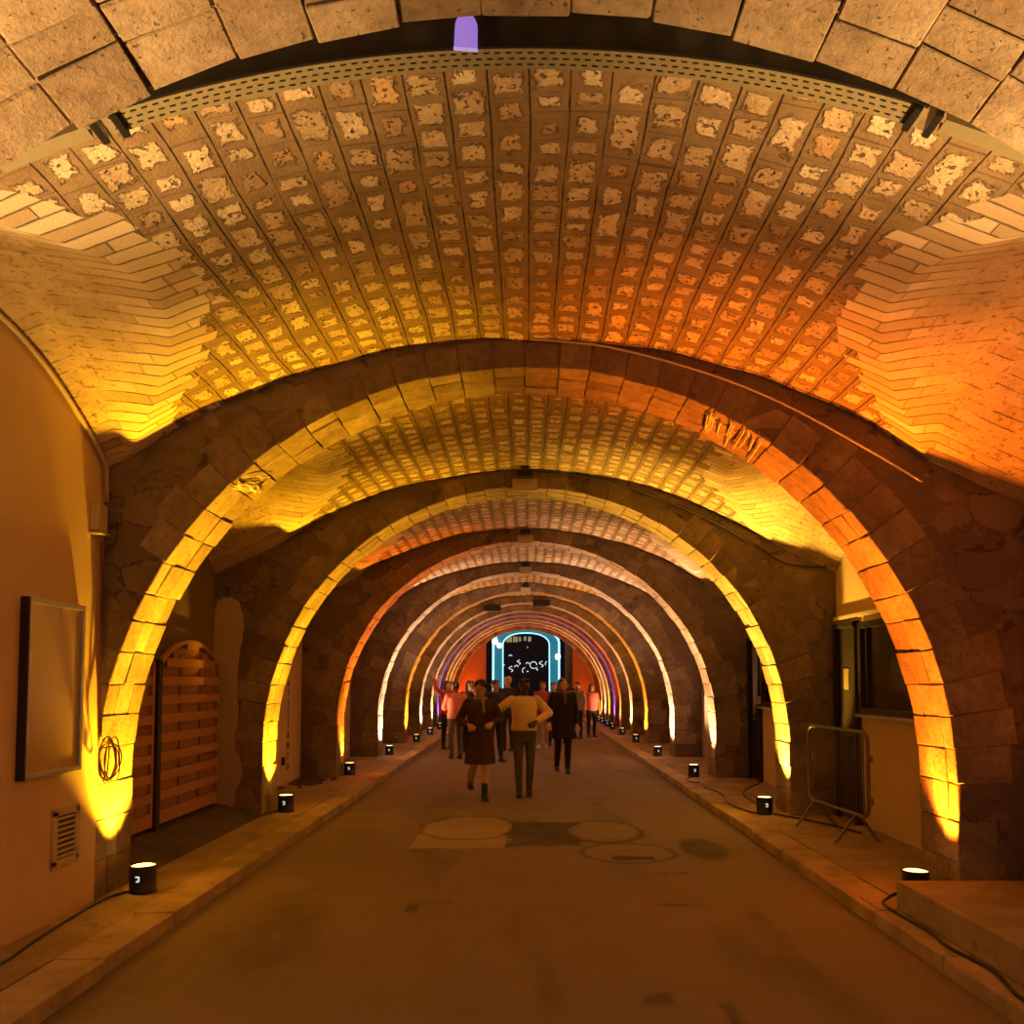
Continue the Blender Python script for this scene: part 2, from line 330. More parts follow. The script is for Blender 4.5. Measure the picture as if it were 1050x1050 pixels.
# ------------------------------------------------------------------ tunnel measures
RA, RB, ZC = 3.13, 3.08, 0.94           # arch intrados: half-width, rise, springing height
VR, VTOP = 5.30, 4.242                  # main vault: radius and crown height
WALK = 0.10; ROADX = 2.40; WX = 3.72
FRONTS = [-1.61, 2.23, 6.07, 9.91, 13.75, 17.59, 21.45, 24.5, 27.4, 29.2, 31.1, 32.6, 34.2, 37.2]
THICK = [0.57]*8 + [0.5]*6
ORD = {2: 'nearest full', 3: 'second', 4: 'third', 5: 'fourth', 6: 'fifth', 7: 'sixth', 8: 'seventh', 9: 'eighth', 10: 'ninth', 11: 'tenth', 12: 'eleventh', 13: 'last'}
def main_z(x):
    x = np.minimum(np.abs(x), 4.2); return VTOP - (VR - np.sqrt(VR*VR - x*x))
def lat_z(x, d, hs):
    ax = np.abs(x)
    zs = 3.33 - np.clip(ax-2.95, 0, 9)*0.45 - np.clip(2.95-ax, 0, 2.5)*0.14
    return zs + 0.62*np.clip(1-(d/hs)**2, 0, 1)

def build_vault(name, y0, y1, step, label):
    L = y1-y0; hs = L/2; mid = (y0+y1)/2
    xs = np.linspace(-3.76, 3.76, int(7.52/step)+1); ys = np.linspace(y0-0.02, y1+0.02, int(L/step)+2)
    X, Y = np.meshgrid(xs, ys); D = np.clip(np.abs(Y-mid), 0, hs)
    zm = main_z(X); zl = lat_z(X, D, hs) if L > 2.0 else np.full_like(X, -9.0)
    Z = np.maximum(zm, zl)
    # gentle unevenness of the old masonry
    Z = Z + 0.012*np.sin(X*3.1+Y*1.7)*np.sin(Y*2.3-X*0.9) + 0.006*np.sin(X*9.0+1.3*Y)*np.sin(Y*7.0)
    ny, nx = X.shape
    v = np.stack([X, Y, Z], -1).reshape(-1, 3)
    i = np.arange((ny-1)*(nx-1)); r, c = i//(nx-1), i % (nx-1); a = r*nx+c
    f = np.stack([a, a+nx, a+nx+1, a+1], -1)
    me = bpy.data.meshes.new(name); me.from_pydata(v.tolist(), [], f.tolist())
    # arc length across the vault, and the side vault's own courses
    s = VR*np.arcsin(np.clip(X/VR, -1, 1)) + 0.033
    th = np.arcsin(np.clip((Y-mid)/hs, -1, 1)); u2 = hs*0.62*th + 0.42*(Y-mid)
    li = np.empty(len(me.loops), dtype=np.int32); me.loops.foreach_get('vertex_index', li)
    for nm, U, V in (('main', s + 40, Y + 20), ('lat', u2 + 10*(X > 0) + 30, np.abs(X)*1.04 + 3)):
        uvl = me.uv_layers.new(name=nm); uvd = np.stack([U.reshape(-1)[li], V.reshape(-1)[li]], -1).astype(np.float32)
        uvl.data.foreach_set('uv', uvd.reshape(-1))
    # distance from the groin, measured along x (negative inside the side vault)
    g = np.full(X.shape, 9.0)
    if L > 2.0:
        q = np.linspace(0.5, 3.76, 400)
        for r_ in range(ny):
            dd = D[r_, 0]; diff = main_z(q) - lat_z(q, dd, hs); w = np.where(diff < 0)[0]
            xg = q[w[0]] if len(w) else 3.76
            g[r_] = xg - np.abs(X[r_])
    at = me.attributes.new('groin', 'FLOAT', 'POINT'); at.data.foreach_set('value', g.reshape(-1).astype(np.float32))
    me.polygons.foreach_set('use_smooth', [True]*len(me.polygons))
    o = link(name, me, M['vault']); tag(o, label, 'vault', kind='structure'); return o

# ------------------------------------------------------------------ arches of dressed stone
CH_F = None
def chamfer_block(mapper, b, V, Fc, rnds, rv):
    # 24-vertex chamfered box in (s, n, t) space; mapper turns it into world space
    base = len(V); (s0, s1), (n0, n1), (t0, t1) = b['s'], b['n'], b['t']; ch = b['c']
    idx = {}
    for i in (0, 1):
        for j in (0, 1):
            for k in (0, 1):
                for ax in (0, 1, 2):
                    off = [ch if ax != q else 0.0 for q in range(3)]
                    s_ = (s0+off[0]) if i == 0 else (s1-off[0]); n_ = (n0+off[1]) if j == 0 else (n1-off[1]); t_ = (t0+off[2]) if k == 0 else (t1-off[2])
                    jit = b['j'][i][j][k]
                    p = mapper(s_, n_, t_); idx[(i, j, k, ax)] = len(V); V.append((p[0]+jit[0], p[1]+jit[1], p[2]+jit[2]))
    def quad(*q): Fc.append([idx[x] for x in q]); rnds.append(rv)
    for ax in range(3):                                                # six faces
        for val in (0, 1):
            o = [q for q in range(3) if q != ax]; ring = []
            for (p, r) in ((0, 0), (1, 0), (1, 1), (0, 1)):
                key = [0, 0, 0]; key[ax] = val; key[o[0]] = p; key[o[1]] = r; ring.append((*key, ax))
            quad(*ring)
    for ax in range(3):                                                # twelve bevels
        o = [q for q in range(3) if q != ax]
        for p in (0, 1):
            for r in (0, 1):
                k0 = [0, 0, 0]; k0[o[0]] = p; k0[o[1]] = r; k1 = list(k0); k1[ax] = 1
                quad((*k0, o[0]), (*k1, o[0]), (*k1, o[1]), (*k0, o[1]))
    for i in (0, 1):
        for j in (0, 1):
            for k in (0, 1): quad((i, j, k, 0), (i, j, k, 1), (i, j, k, 2))
LEG = ZC - WALK
ELL = np.linspace(PI, 0, 721); ex, ez = RA*np.cos(ELL), ZC + RB*np.sin(ELL)
eS = np.concatenate([[0], np.cumsum(np.hypot(np.diff(ex), np.diff(ez)))]); ARC = eS[-1]; TOTAL = ARC + 2*LEG
def profile(s):
    if s < LEG: return (-RA, WALK + s), (-1.0, 0.0)
    if s > LEG + ARC: return (RA, WALK + TOTAL - s), (1.0, 0.0)
    t = np.interp(s-LEG, eS, ELL); nx, nz = math.cos(t)/RA, math.sin(t)/RB; l = math.hypot(nx, nz)
    return (RA*math.cos(t), ZC + RB*math.sin(t)), (nx/l, nz/l)
def build_arch(k, label):
    y0, th = FRONTS[k], THICK[k]; R = random.Random(100+k)
    V, Fc, rn = [], [], []
    mapper = lambda s, n, t: (lambda p, q: (p[0]+q[0]*n, t, p[1]+q[1]*n))(*profile(s))
    nb = int(round(ARC/(0.245 if k != 1 else 0.30))); nl = 3
    cuts = [LEG*i/nl for i in range(nl)] + [LEG + ARC*i/nb for i in range(nb)] + [LEG + ARC + LEG*i/nl for i in range(nl+1)]
    for i in range(1, len(cuts)-1):
        cuts[i] += R.uniform(-0.022, 0.022)
    amp = 0.005 if k != 1 else 0.010
    for i in range(len(cuts)-1):
        s0, s1 = cuts[i], cuts[i+1]; z = profile((s0+s1)/2)[0][1]
        hmax = 0.215 if z > 3.75 else (0.27 if z > 3.4 else (0.40 if z > 2.0 else 0.5))
        fs = [0.0] + sorted([R.uniform(0.13, 0.22), R.uniform(0.31, 0.42)] if R.random() < 0.9 else [R.uniform(0.2, 0.36)]) + [th]
        push = R.uniform(-amp, amp)
        for a, b in zip(fs[:-1], fs[1:]):
            h = hmax*R.uniform(0.55, 1.0) if z < 3.75 else 0.213
            g = 0.003
            jit = [[[tuple(R.uniform(-0.004, 0.004) for _ in range(3)) for _ in (0, 1)] for _ in (0, 1)] for _ in (0, 1)]
            e0 = R.uniform(-0.010, 0.014) if a == 0.0 else 0; e1 = R.uniform(-0.010, 0.010) if b == th else 0
            chamfer_block(mapper, dict(s=(s0+g, s1-g), n=(push + R.uniform(-0.006, 0.006), h), t=(y0+a+g*(a > 0)-e0*0.5, y0+b-g*(b < th)+e1), c=R.uniform(0.003, 0.008), j=jit), V, Fc, rn, R.random())
    me = bpy.data.meshes.new('arch'); me.from_pydata(V, [], Fc)
    bm = bmesh.new(); bm.from_mesh(me); bmesh.ops.recalc_face_normals(bm, faces=bm.faces); bm.to_mesh(me); bm.free()
    at = me.attributes.new('rnd', 'FLOAT', 'FACE'); at.data.foreach_set('value', rn)
    o = link('trim_%d' % (k+1), me, M['ashlar']); tag(o, label, 'arch', kind='structure')
    # the pier and spandrel masonry that the ring of stones is set in
    S = list(np.linspace(0, LEG, 4)) + list(np.linspace(LEG, LEG+ARC, 61))[1:] + list(np.linspace(LEG+ARC, TOTAL, 4))[1:]
    inn, outp = [], []
    for s in S:
        (px, pz), (nx, nz) = profile(s); inn.append((px+nx*0.022, pz+nz*0.022))
        if s <= LEG or s >= LEG+ARC: outp.append((math.copysign(3.95, px), pz))
        else:
            t = np.interp(s-LEG, eS, ELL); dx, dz = math.cos(t), math.sin(t)
            kx = 3.95/abs(dx) if abs(dx) > 1e-6 else 1e9; kz = (4.75-ZC)/dz if dz > 1e-6 else 1e9
            q = min(kx, kz); outp.append((dx*q, ZC+dz*q))
    inn[0] = (inn[0][0], 0.0); inn[-1] = (inn[-1][0], 0.0); outp[0] = (outp[0][0], 0.0); outp[-1] = (outp[-1][0], 0.0)
    bm = bmesh.new(); ya, yb = y0+0.004, y0+th-0.010
    def ring(pts, y): return [bm.verts.new((p[0], y, p[1])) for p in pts]
    A, B, C, D = ring(inn, ya), ring(outp, ya), ring(inn, yb), ring(outp, yb)
    for i in range(len(S)-1):
        bm.faces.new((A[i], B[i], B[i+1], A[i+1])); bm.faces.new((C[i+1], D[i+1], D[i], C[i]))
        bm.faces.new((A[i+1], C[i+1], C[i], A[i])); bm.faces.new((B[i], D[i], D[i+1], B[i+1]))
    bm.faces.new((A[0], C[0], D[0], B[0])); bm.faces.new((B[-1], D[-1], C[-1], A[-1]))
    bmesh.ops.recalc_face_normals(bm, faces=bm.faces)
    o2 = from_bm('pier_wall', bm, M['rubble']); tag(o2, label.replace('ring of dressed stones', 'dark rubble piers and spandrel'), 'wall', kind='structure')

LIT = {1: 'overhead at the top of the view', 2: 'lit yellow on one side and orange on the other', 3: 'lit yellow and pale yellow', 4: 'lit orange and peach', 5: 'lit pinkish white', 6: 'lit amber', 7: 'lit pale peach', 8: 'lit white and orange red', 9: 'lit purple', 10: 'lit yellow far off', 11: 'lit white far off', 12: 'lit amber far off', 13: 'lit red, framing the dark exit'}
for k in range(len(FRONTS)):
    nm = 'stone arch behind the viewer' if k == 0 else ('ring of dressed stones of the arch overhead' if k == 1 else 'ring of dressed stones of the %s arch %s' % (ORD[k], LIT[k]))
    build_arch(k, nm)
for k in range(len(FRONTS)-1):
    y0 = FRONTS[k]+THICK[k]; y1 = FRONTS[k+1]
    build_vault('ceiling', y0, y1, {0: 0.12, 1: 0.022, 2: 0.03, 3: 0.05}.get(k, 0.08), 'coursed stone vault just behind the viewer' if k == 0 else ('large coursed stone vault over the foreground before the nearest full arch' if k == 1 else 'coursed stone vault bay behind the %s arch' % ORD[k]))

# ------------------------------------------------------------------ floor, pavements, kerbs
Y0, Y1 = -3.0, 60.0
o = new_box('floor', (0, (Y0+Y1)/2, -0.1), (40, Y1-Y0, 0.2), M['road']); tag(o, 'worn brown asphalt roadway with patches down the tunnel', 'road', kind='structure')
for sx, nm in ((-1, 'left'), (1, 'right')):
    o = new_box('sidewalk_'+nm, (sx*(ROADX+0.30+4.0)/2, (Y0+37.6)/2, 0.05), (4.0-ROADX-0.30, 37.6-Y0, 0.0999), M['walk']); tag(o, 'concrete pavement along the %s side of the road' % nm, 'pavement', kind='structure')
    bm = bmesh.new(); y = Y0
    while y < 37.5:
        L = 1.0 + random.uniform(-0.05, 0.05); dx = random.uniform(-0.012, 0.012); dz = random.uniform(-0.004, 0.004)
        box(bm, (sx*(ROADX+0.15)+dx, y+L/2, 0.05+dz), (0.295, L-0.008, 0.104), None, 0.012); y += L
    o = from_bm('kerb_'+nm, bm, M['kerb']); tag(o, 'pale kerb stones edging the %s pavement' % nm, 'kerb', kind='structure')

# ------------------------------------------------------------------ side walls of the bays
def wall(name, x, y0, y1, mat, label, z0=0.0, z1=4.6):
    s = 1 if x > 0 else -1
    o = new_box(name, (x+s*0.06, (y0+y1)/2, (z0+z1)/2), (0.12, y1-y0, z1-z0), mat); return tag(o, label, 'wall', kind='structure')
bays = [(FRONTS[k]+THICK[k], FRONTS[k+1]) for k in range(len(FRONTS)-1)]
wall('wall_left', -3.12, bays[1][0]-0.3, bays[1][1]+0.002, M['plaster'], 'smooth ochre plaster wall in the left foreground')
wall('wall_left', -3.12, bays[0][0]-0.3, bays[0][1]+0.3, M['plaster'], 'plaster wall beside the viewer')
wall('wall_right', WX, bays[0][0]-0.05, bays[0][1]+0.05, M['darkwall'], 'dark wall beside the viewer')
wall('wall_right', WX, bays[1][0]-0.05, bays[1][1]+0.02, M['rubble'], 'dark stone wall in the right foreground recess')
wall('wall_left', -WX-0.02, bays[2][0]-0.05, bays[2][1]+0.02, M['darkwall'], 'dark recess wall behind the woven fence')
wall('wall_right', WX, bays[2][0]-0.05, bays[2][1]+0.02, M['plaster'], 'ochre plaster wall holding the window behind the steel barrier')
wall('wall_left', -WX, bays[3][0]-0.05, bays[3][1]+0.02, M['plaster'], 'ochre plaster wall with a column of dark letters')
wall('wall_right', WX, bays[3][0]-0.05, bays[3][1]+0.02, M['plaster'], 'ochre plaster wall behind the second arch on the right')
for k in range(4, len(bays)):
    for sx, nm in ((-1, 'left'), (1, 'right')):
        wall('wall_'+nm, sx*WX, bays[k][0]-0.05, bays[k][1]+0.02, M['plaster_old'] if k < 6 else M['rubble'], 'old side wall of the bay behind the %s arch, %s' % (ORD[k], nm))

# end wall with the dark exit
for sx, nm in ((-1, 'left'), (1, 'right')):
    x0, x1 = (-3.95, -1.84) if sx < 0 else (2.12, 3.95)
    o = new_box('wall_end', ((x0+x1)/2, 37.95, 2.35), (x1-x0, 0.3, 4.7), M['brick']); tag(o, 'reddish brick end wall on the %s of the exit' % nm, 'wall', kind='structure')
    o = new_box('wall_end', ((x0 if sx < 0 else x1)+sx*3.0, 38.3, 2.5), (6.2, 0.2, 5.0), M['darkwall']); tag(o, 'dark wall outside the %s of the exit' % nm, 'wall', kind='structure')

# ------------------------------------------------------------------ uplights
M['lens'] = {}
def lens_mat(c):
    if c not in M['lens']: M['lens'][c] = glow('glowing_lens', (min(1, c[0]*0.9+0.1), min(1, c[1]*0.8+0.25), min(1, c[2]*0.7+0.12)), 6.0)
    return M['lens'][c]
M['digit'] = glow('white_display', (1, 0.95, 0.85), 0.9)
def uplight(x, y, c, power, label, wide=1.0):
    s = 1 if x > 0 else -1
    t = empty('uplight', (x, y, WALK), 0, label, 'spotlight', 'round uplights along the tunnel piers')
    bm = lathe(bmesh.new(), [(0.085, 0.0), (0.098, 0.004), (0.100, 0.012), (0.100, 0.020), (0.094, 0.024), (0.094, 0.190), (0.100, 0.194), (0.101, 0.204), (0.096, 0.206), (0.089, 0.204), (0.087, 0.176)], 32)
    from_bm('housing', bm, M['black'], t, True)
    bm = lathe(bmesh.new(), [(0.087, 0.180), (0.087, 0.195), (0.07, 0.201), (0.03, 0.204), (0.004, 0.205)], 28); from_bm('lens', bm, lens_mat(c), t, True)
    bm = bmesh.new()
    for (dx, dz, w, h) in ((0.0, 0.130, 0.030, 0.009), (0.011, 0.112, 0.008, 0.034), (-0.003, 0.098, 0.010, 0.012)): box(bm, (dx, -0.0955, dz), (w, 0.004, h))
    d = from_bm('display', bm, M['digit'], t); d['label'] = 'white lit display on the black housing'
    for (size, blend, pw, tilt) in ((100 if y < 15 else 150, 0.55, 1.1 if y < 15 else 1.6, 0.0), (70, 0.7, 3.0, 0.40), (52, 1.0, 8.2, -0.26)):
        ld = bpy.data.lights.new('uplight_beam', 'SPOT'); ld.color = c; ld.energy = power*pw*POWER*wide; ld.spot_size = math.radians(size); ld.spot_blend = blend; ld.shadow_soft_size = 0.035
        lo = bpy.data.objects.new('uplight_beam', ld); COL.objects.link(lo); lo.parent = t; lo.location = (0, 0, 0.25)
        lo.rotation_euler = Vector((-s*tilt*-1, 0.0, 1.0)).to_track_quat('-Z', 'Y').to_euler()
    return t
def ground_ul(k, side, c, p, lab, y=None, x=None):
    yy = FRONTS[k]+THICK[k]/2 if y is None else y
    uplight(side*2.86 if x is None else x, yy, c, p, lab)
B = 150
ground_ul(1, -1, WRM0, B*1.1, 'round black uplight at the left foot of the arch overhead', x=-2.88)
ground_ul(1, 1, WRM0, B*1.1, 'round black uplight at the right foot of the arch overhead')
ground_ul(2, -1, YEL, B*1.0, 'black uplight glowing yellow at the left foot of the nearest full arch', y=6.33, x=-2.885)
ground_ul(2, 1, ORA, B*1.15, 'black uplight glowing orange behind the concrete step on the right', y=6.15, x=2.85)
ground_ul(3, -1, YEL, B*0.9, 'black uplight below the yellow left leg of the second arch', y=10.2, x=-2.93)
ground_ul(3, 1, (1.0, 0.52, 0.05), B*1.45, 'black uplight on the right pavement beside the steel barrier', y=10.02, x=2.855)
ground_ul(4, -1, ORA, B*0.8, 'black uplight below the orange left leg of the third arch', y=14.2, x=-3.0)
ground_ul(4, 1, PCH, B*0.9, 'black uplight below the peach right leg of the third arch', y=13.9, x=2.79)
ground_ul(5, -1, PNK, B*1.0, 'black uplight below the pinkish white left leg of the fourth arch', y=18.0, x=-2.95)
ground_ul(5, 1, PNK, B*1.1, 'black uplight below the pinkish white right leg of the fourth arch', y=17.75, x=2.80)
L_ = {6: AMB, 7: PNK, 8: PCH, 9: PUR, 10: AMB, 11: PCH, 12: ORA, 13: RED}
R_ = {6: AMB, 7: PCH, 8: RED, 9: PUR, 10: AMB, 11: PNK, 12: ORA, 13: RED}
for k in range(6, 14):
    for s, T in ((-1, L_), (1, R_)):
        ground_ul(k, s, T[k], B*({9: 0.3, 13: 0.40 if s < 0 else 0.16}.get(k, 0.7)), 'small black uplight at the %s foot of the %s arch, far down the tunnel' % ('left' if s < 0 else 'right', ORD[k]))
# ------------------------------------------------------------------ left foreground wall: board, vent, lamp box, pipe, cables
t = empty('notice_board', (-3.12, 5.44, 1.64), 0, 'glazed aluminium notice board hung on the left plaster wall', 'notice board')
bm = bmesh.new(); fw, fh, fd = 0.62, 1.10, 0.05
for (cy, cz, sy, sz) in ((0, fh/2, fw, 0.035), (0, -fh/2, fw, 0.035), (-fw/2, 0, 0.035, fh+0.035), (fw/2, 0, 0.035, fh+0.035)): box(bm, (fd/2, cy, cz), (fd, sy, sz), None, 0.006)
from_bm('frame', bm, M['alu'], t)
M['boardglass'] = NT('ochre_board_behind_glass').mat
M['boardglass'].node_tree.nodes['Principled BSDF'].inputs['Base Color'].default_value = (0.50, 0.37, 0.09, 1); M['boardglass'].node_tree.nodes['Principled BSDF'].inputs['Roughness'].default_value = 0.25
new_box('panel', (0.016, 0, 0), (0.028, fw-0.03, fh-0.03), M['boardglass'], t)
new_box('painted_shadow_strip', (0.028, -fw/2-0.026, 0), (0.056, 0.014, fh+0.035), M['darkframe'], t)  # solid dark strip standing in for the shadow beside the frame
t = empty('vent_grille', (-3.12, 5.665, 0.64), 0, 'pale louvred vent grille low on the left plaster wall', 'vent')
bm = bmesh.new()
for (cy, cz, sy, sz) in ((0, 0.17, 0.33, 0.05), (0, -0.175, 0.33, 0.06), (-0.135, 0, 0.06, 0.36), (0.14, 0, 0.05, 0.36)): box(bm, (0.007, cy, cz), (0.014, sy, sz), None, 0.003)
from_bm('surround', bm, M['plaster_old'], t); new_box('opening', (0.002, 0, 0), (0.004, 0.22, 0.3), M['black'], t)
for i in range(8): new_box('louvre', (0.009, 0, -0.128+i*0.036), (0.012, 0.215, 0.016), M['plaster_old'], t, 0.0, Matrix.Rotation(0.5, 3, 'Y'))
t = empty('wall_lamp', (-3.12, 5.93, 2.85), 0, 'small boxy wall lamp high on the left plaster wall near the arch', 'lamp')
new_box('casing', (0.035, 0, 0.01), (0.07, 0.13, 0.2), M['plaster_old'], t, 0.012); new_box('cover', (0.045, 0, -0.105), (0.09, 0.14, 0.018), M['alu'], t, 0.004)
hs_ = (bays[1][1]-bays[1][0])/2; mid_ = sum(bays[1])/2
pp = [(-3.085, y, float(lat_z(-3.1, abs(y-mid_), hs_))-0.03) for y in np.linspace(bays[1][0]+0.05, bays[1][1]-0.05, 40)] + [(-3.085, 6.035, 3.1), (-3.085, 6.035, 3.0)]
tag(from_bm('conduit_pipe', tube(bmesh.new(), pp, 0.015, 8), M['plaster_old'], None, True), 'pale pipe curving along the top of the left plaster wall', 'pipe')
bm = bmesh.new(); R = random.Random(3)
for i in range(7):
    cx, w, zt, zb = -3.0+R.uniform(-0.02, 0.03), R.uniform(0.04, 0.10), R.uniform(1.2, 1.3), R.uniform(0.93, 1.0); zc, hh = (zt+zb)/2, (zt-zb)/2; yy = 5.99+R.uniform(-0.03, 0.03)
    tube(bm, [(cx+w*math.sin(a)*0.8, yy+0.02*math.sin(2*a+i), zc+hh*math.cos(a)) for a in np.linspace(0, 2*PI, 25)[:-1]], 0.0045, 6, True)
tube(bm, smooth_path([(-3.06, 6.0, 1.28), (-3.095, 6.03, 1.8), (-3.09, 6.03, 2.4), (-3.095, 6.04, 2.95)]), 0.007, 6)
tube(bm, smooth_path([(-3.07, 6.0, 1.26), (-3.085, 6.0, 1.9), (-3.10, 6.01, 2.7)]), 0.006, 6)
tag(from_bm('cable_coil', bm, M['wire'], None, True), 'coil of red-brown wire hanging at the foot of the nearest arch, left', 'cable')
def floor_cable(name, pts, r, label, cat='cable', z=WALK):
    tag(from_bm(name, tube(bmesh.new(), smooth_path([(x, y, z+r+dz) for x, y, dz in [(p+(0,))[:3] for p in pts]]), r, 8), M['cable'], None, True), label, cat)
floor_cable('power_cable', [(-2.98, 6.33), (-3.05, 6.1), (-3.03, 5.6), (-2.98, 5.1), (-2.93, 4.75), (-2.90, 4.3)], 0.009, 'black cable running along the foot of the left plaster wall')
floor_cable('power_cable', [(-3.03, 10.2), (-3.12, 9.75), (-3.2, 9.2), (-3.3, 8.8), (-3.3, 8.3), (-3.25, 7.9)], 0.010, 'black cable on the left pavement in front of the woven fence')
floor_cable('power_cable', [(2.75, 6.25), (2.62, 6.1), (2.52, 5.9), (2.535, 5.3), (2.50, 5.0), (2.54, 4.6), (2.46, 4.2), (2.5, 3.8)], 0.011, 'black cable lying along the foot of the concrete step')
floor_cable('power_cable', [(2.76, 10.0), (2.66, 10.35), (2.62, 10.9), (2.70, 11.4), (2.74, 11.9), (2.66, 12.4), (2.72, 12.8)], 0.010, 'black cable snaking from the barrier uplight along the right pavement')
floor_cable('power_cable', [(2.90, 10.15), (2.98, 10.9), (3.02, 11.6), (3.25, 12.3), (3.6, 12.9)], 0.010, 'black cable running from the barrier uplight to the right wall')
floor_cable('power_cable', [(2.72, 13.8), (2.58, 13.4), (2.60, 13.1), (2.70, 13.0)], 0.010, 'black cable at the uplight below the third arch, right')
floor_cable('power_cable', [(2.95, 9.95), (3.15, 9.6), (3.3, 9.3), (3.42, 8.9), (3.48, 8.7)], 0.011, 'black cable trailing under the steel barrier')

# ------------------------------------------------------------------ overhead tray, emergency lamp, conduit
t = empty('cable_tray', (0, 3.07, 4.08), 0, 'long perforated olive cable tray curving under the vault overhead', 'cable tray')
TR = 5.0
def tarc(x): return (x, TR*math.cos(math.asin(x/TR)) - TR)
def tray_seg(x0, x1, ya, yb, h, nseg):
    bm = bmesh.new(); rows = []
    for x in np.linspace(x0, x1, nseg):
        a = math.asin(x/TR); cx, cz = tarc(x); nx, nz = math.sin(a), math.cos(a)
        rows.append([bm.verts.new((cx+nx*q, y_, cz+nz*q)) for (y_, q) in ((ya, 0), (yb, 0), (yb, h), (yb-0.004, h), (yb-0.004, 0.005), (ya+0.004, 0.005), (ya+0.004, h), (ya, h))])
    for A, B_ in zip(rows[:-1], rows[1:]):
        for k in range(8): bm.faces.new((A[k], B_[k], B_[(k+1) % 8], A[(k+1) % 8]))
    bm.faces.new(rows[0]); bm.faces.new(rows[-1][::-1]); bmesh.ops.recalc_face_normals(bm, faces=bm.faces); return bm
from_bm('channel', tray_seg(-1.62, 1.52, -0.045, 0.06, 0.012, 60), M['tray'], t); from_bm('shaded_side_wall', tray_seg(-1.62, 1.52, -0.058, -0.046, 0.135, 60), M['black'], t)  # near side of the tray coloured black to stand for its unlit shade
from_bm('narrow_channel', tray_seg(-2.02, -1.68, -0.02, 0.05, 0.04, 10), M['tray'], t); from_bm('narrow_channel', tray_seg(1.60, 2.02, -0.02, 0.05, 0.04, 12), M['tray'], t)
bm = bmesh.new()
for i in range(74):
    x = -1.58+i*0.042; a = math.asin(x/TR); cx, cz = tarc(x); rt = Matrix.Rotation(a, 3, 'Y')
    for j in range(3): q_ = 0.012 if j % 2 else 0.0; box(bm, (cx+q_*math.cos(a), -0.026+j*0.030, cz-q_*math.sin(a)-0.001), (0.022, 0.006, 0.004), rt)
s_ = from_bm('slot_pattern', bm, M['black'], t)
for x in (-1.66, -1.58, 1.50, 1.58):
    a = math.asin(x/TR); cx, cz = tarc(x); new_box('clamp', (cx, 0.008, cz+0.045), (0.03, 0.125, 0.13), M['black'], t, 0.004, Matrix.Rotation(a, 3, 'Y'))
for x in (-1.2, -0.4, 0.4, 1.2):
    cx, cz = tarc(x); from_bm('hanger', tube(bmesh.new(), [(cx, 0.01, cz+0.005), (cx, 0.01, cz+0.2)], 0.006, 6), M['black'], t)
bm = bmesh.new()
for q, yy in ((0.05, -0.02), (0.06, 0.02)): tube(bm, [(x, yy, tarc(x)[1]+q+0.004*math.sin(x*9)) for x in np.linspace(-1.6, 1.5, 50)], 0.018, 8)
from_bm('bundled_cables', bm, M['cable'], t, True)
M['violet'] = glow('violet_lit_plastic', (0.34, 0.20, 0.86), 0.62, (0.2, 0.15, 0.4))
t = empty('emergency_lamp', (-0.226, 2.985, 4.05), 0, 'small violet glowing dome lamp fixed to the overhead cable tray', 'lamp')
pts = [(-0.043, 0.0), (0.043, 0.0)] + [(0.041*math.cos(a), 0.062+0.043*math.sin(a)) for a in np.linspace(0, PI, 18)]
d = poly_prism('dome', pts, 'y', -0.014, 0.014, M['violet'], t); t.rotation_euler = (0.55, 0.08, 0); new_box('base', (0, 0, -0.004), (0.09, 0.032, 0.010), glow('pale_violet_rim', (0.75, 0.55, 1.0), 0.6), t, 0.003)
pts = smooth_path([(0.03, 6.035, 4.222), (0.6, 6.035, 4.165), (1.306, 6.035, 3.975), (1.881, 6.035, 3.745), (2.453, 6.035, 3.43), (2.915, 6.035, 3.15)], 6)
tag(from_bm('conduit_pipe', tube(bmesh.new(), pts, 0.008, 8), M['alu'], None, True), 'thin pale conduit along the right shoulder of the nearest full arch', 'pipe')
for k, wd in ((3, 0.30), (4, 0.26), (5, 0.26), (6, 0.26)):
    y = FRONTS[k]
    t = empty('crown_sign', (-0.015, y-0.03, 4.02), 0, 'pale plate under a black box at the crown of the %s arch' % ORD[k], 'sign', 'plates at the arch crowns')
    new_box('plate', (0, 0, 0.03), (wd, 0.02, 0.15), M['sign'], t, 0.004); new_box('lamp_box', (0.0, -0.07, 0.14), (wd*0.62, 0.14, 0.075), M['black'], t, 0.01)
    from_bm('bracket', tube(bmesh.new(), [(0, 0.0, 0.10), (0, 0.02, 0.10), (0, 0.02, 0.2)], 0.012, 6), M['black'], t)
y = FRONTS[3]-0.03
pts = smooth_path([(0.12, y, 4.21), (0.7, y, 4.15), (1.4, y, 3.97), (2.1, y, 3.68), (2.7, y, 3.36), (3.1, y, 3.1), (3.6, y, 3.05)], 6)
tag(from_bm('power_cable', tube(bmesh.new(), pts, 0.011, 8), M['cable'], None, True), 'black cable clipped along the right shoulder of the second arch', 'cable')
for (x, y, z, lab) in ((0.45, 24.42, 4.0, 'small black speaker box under the sixth arch, right of its crown'), (-1.0, 24.42, 3.85, 'small black speaker box under the sixth arch, left of its crown')):
    t = empty('speaker_box', (x, y, z), 0, lab, 'speaker'); new_box('cabinet', (0, 0, 0), (0.5, 0.15, 0.18), M['black'], t, 0.02); new_box('grille', (0, -0.08, 0), (0.44, 0.012, 0.13), M['darkframe'], t)
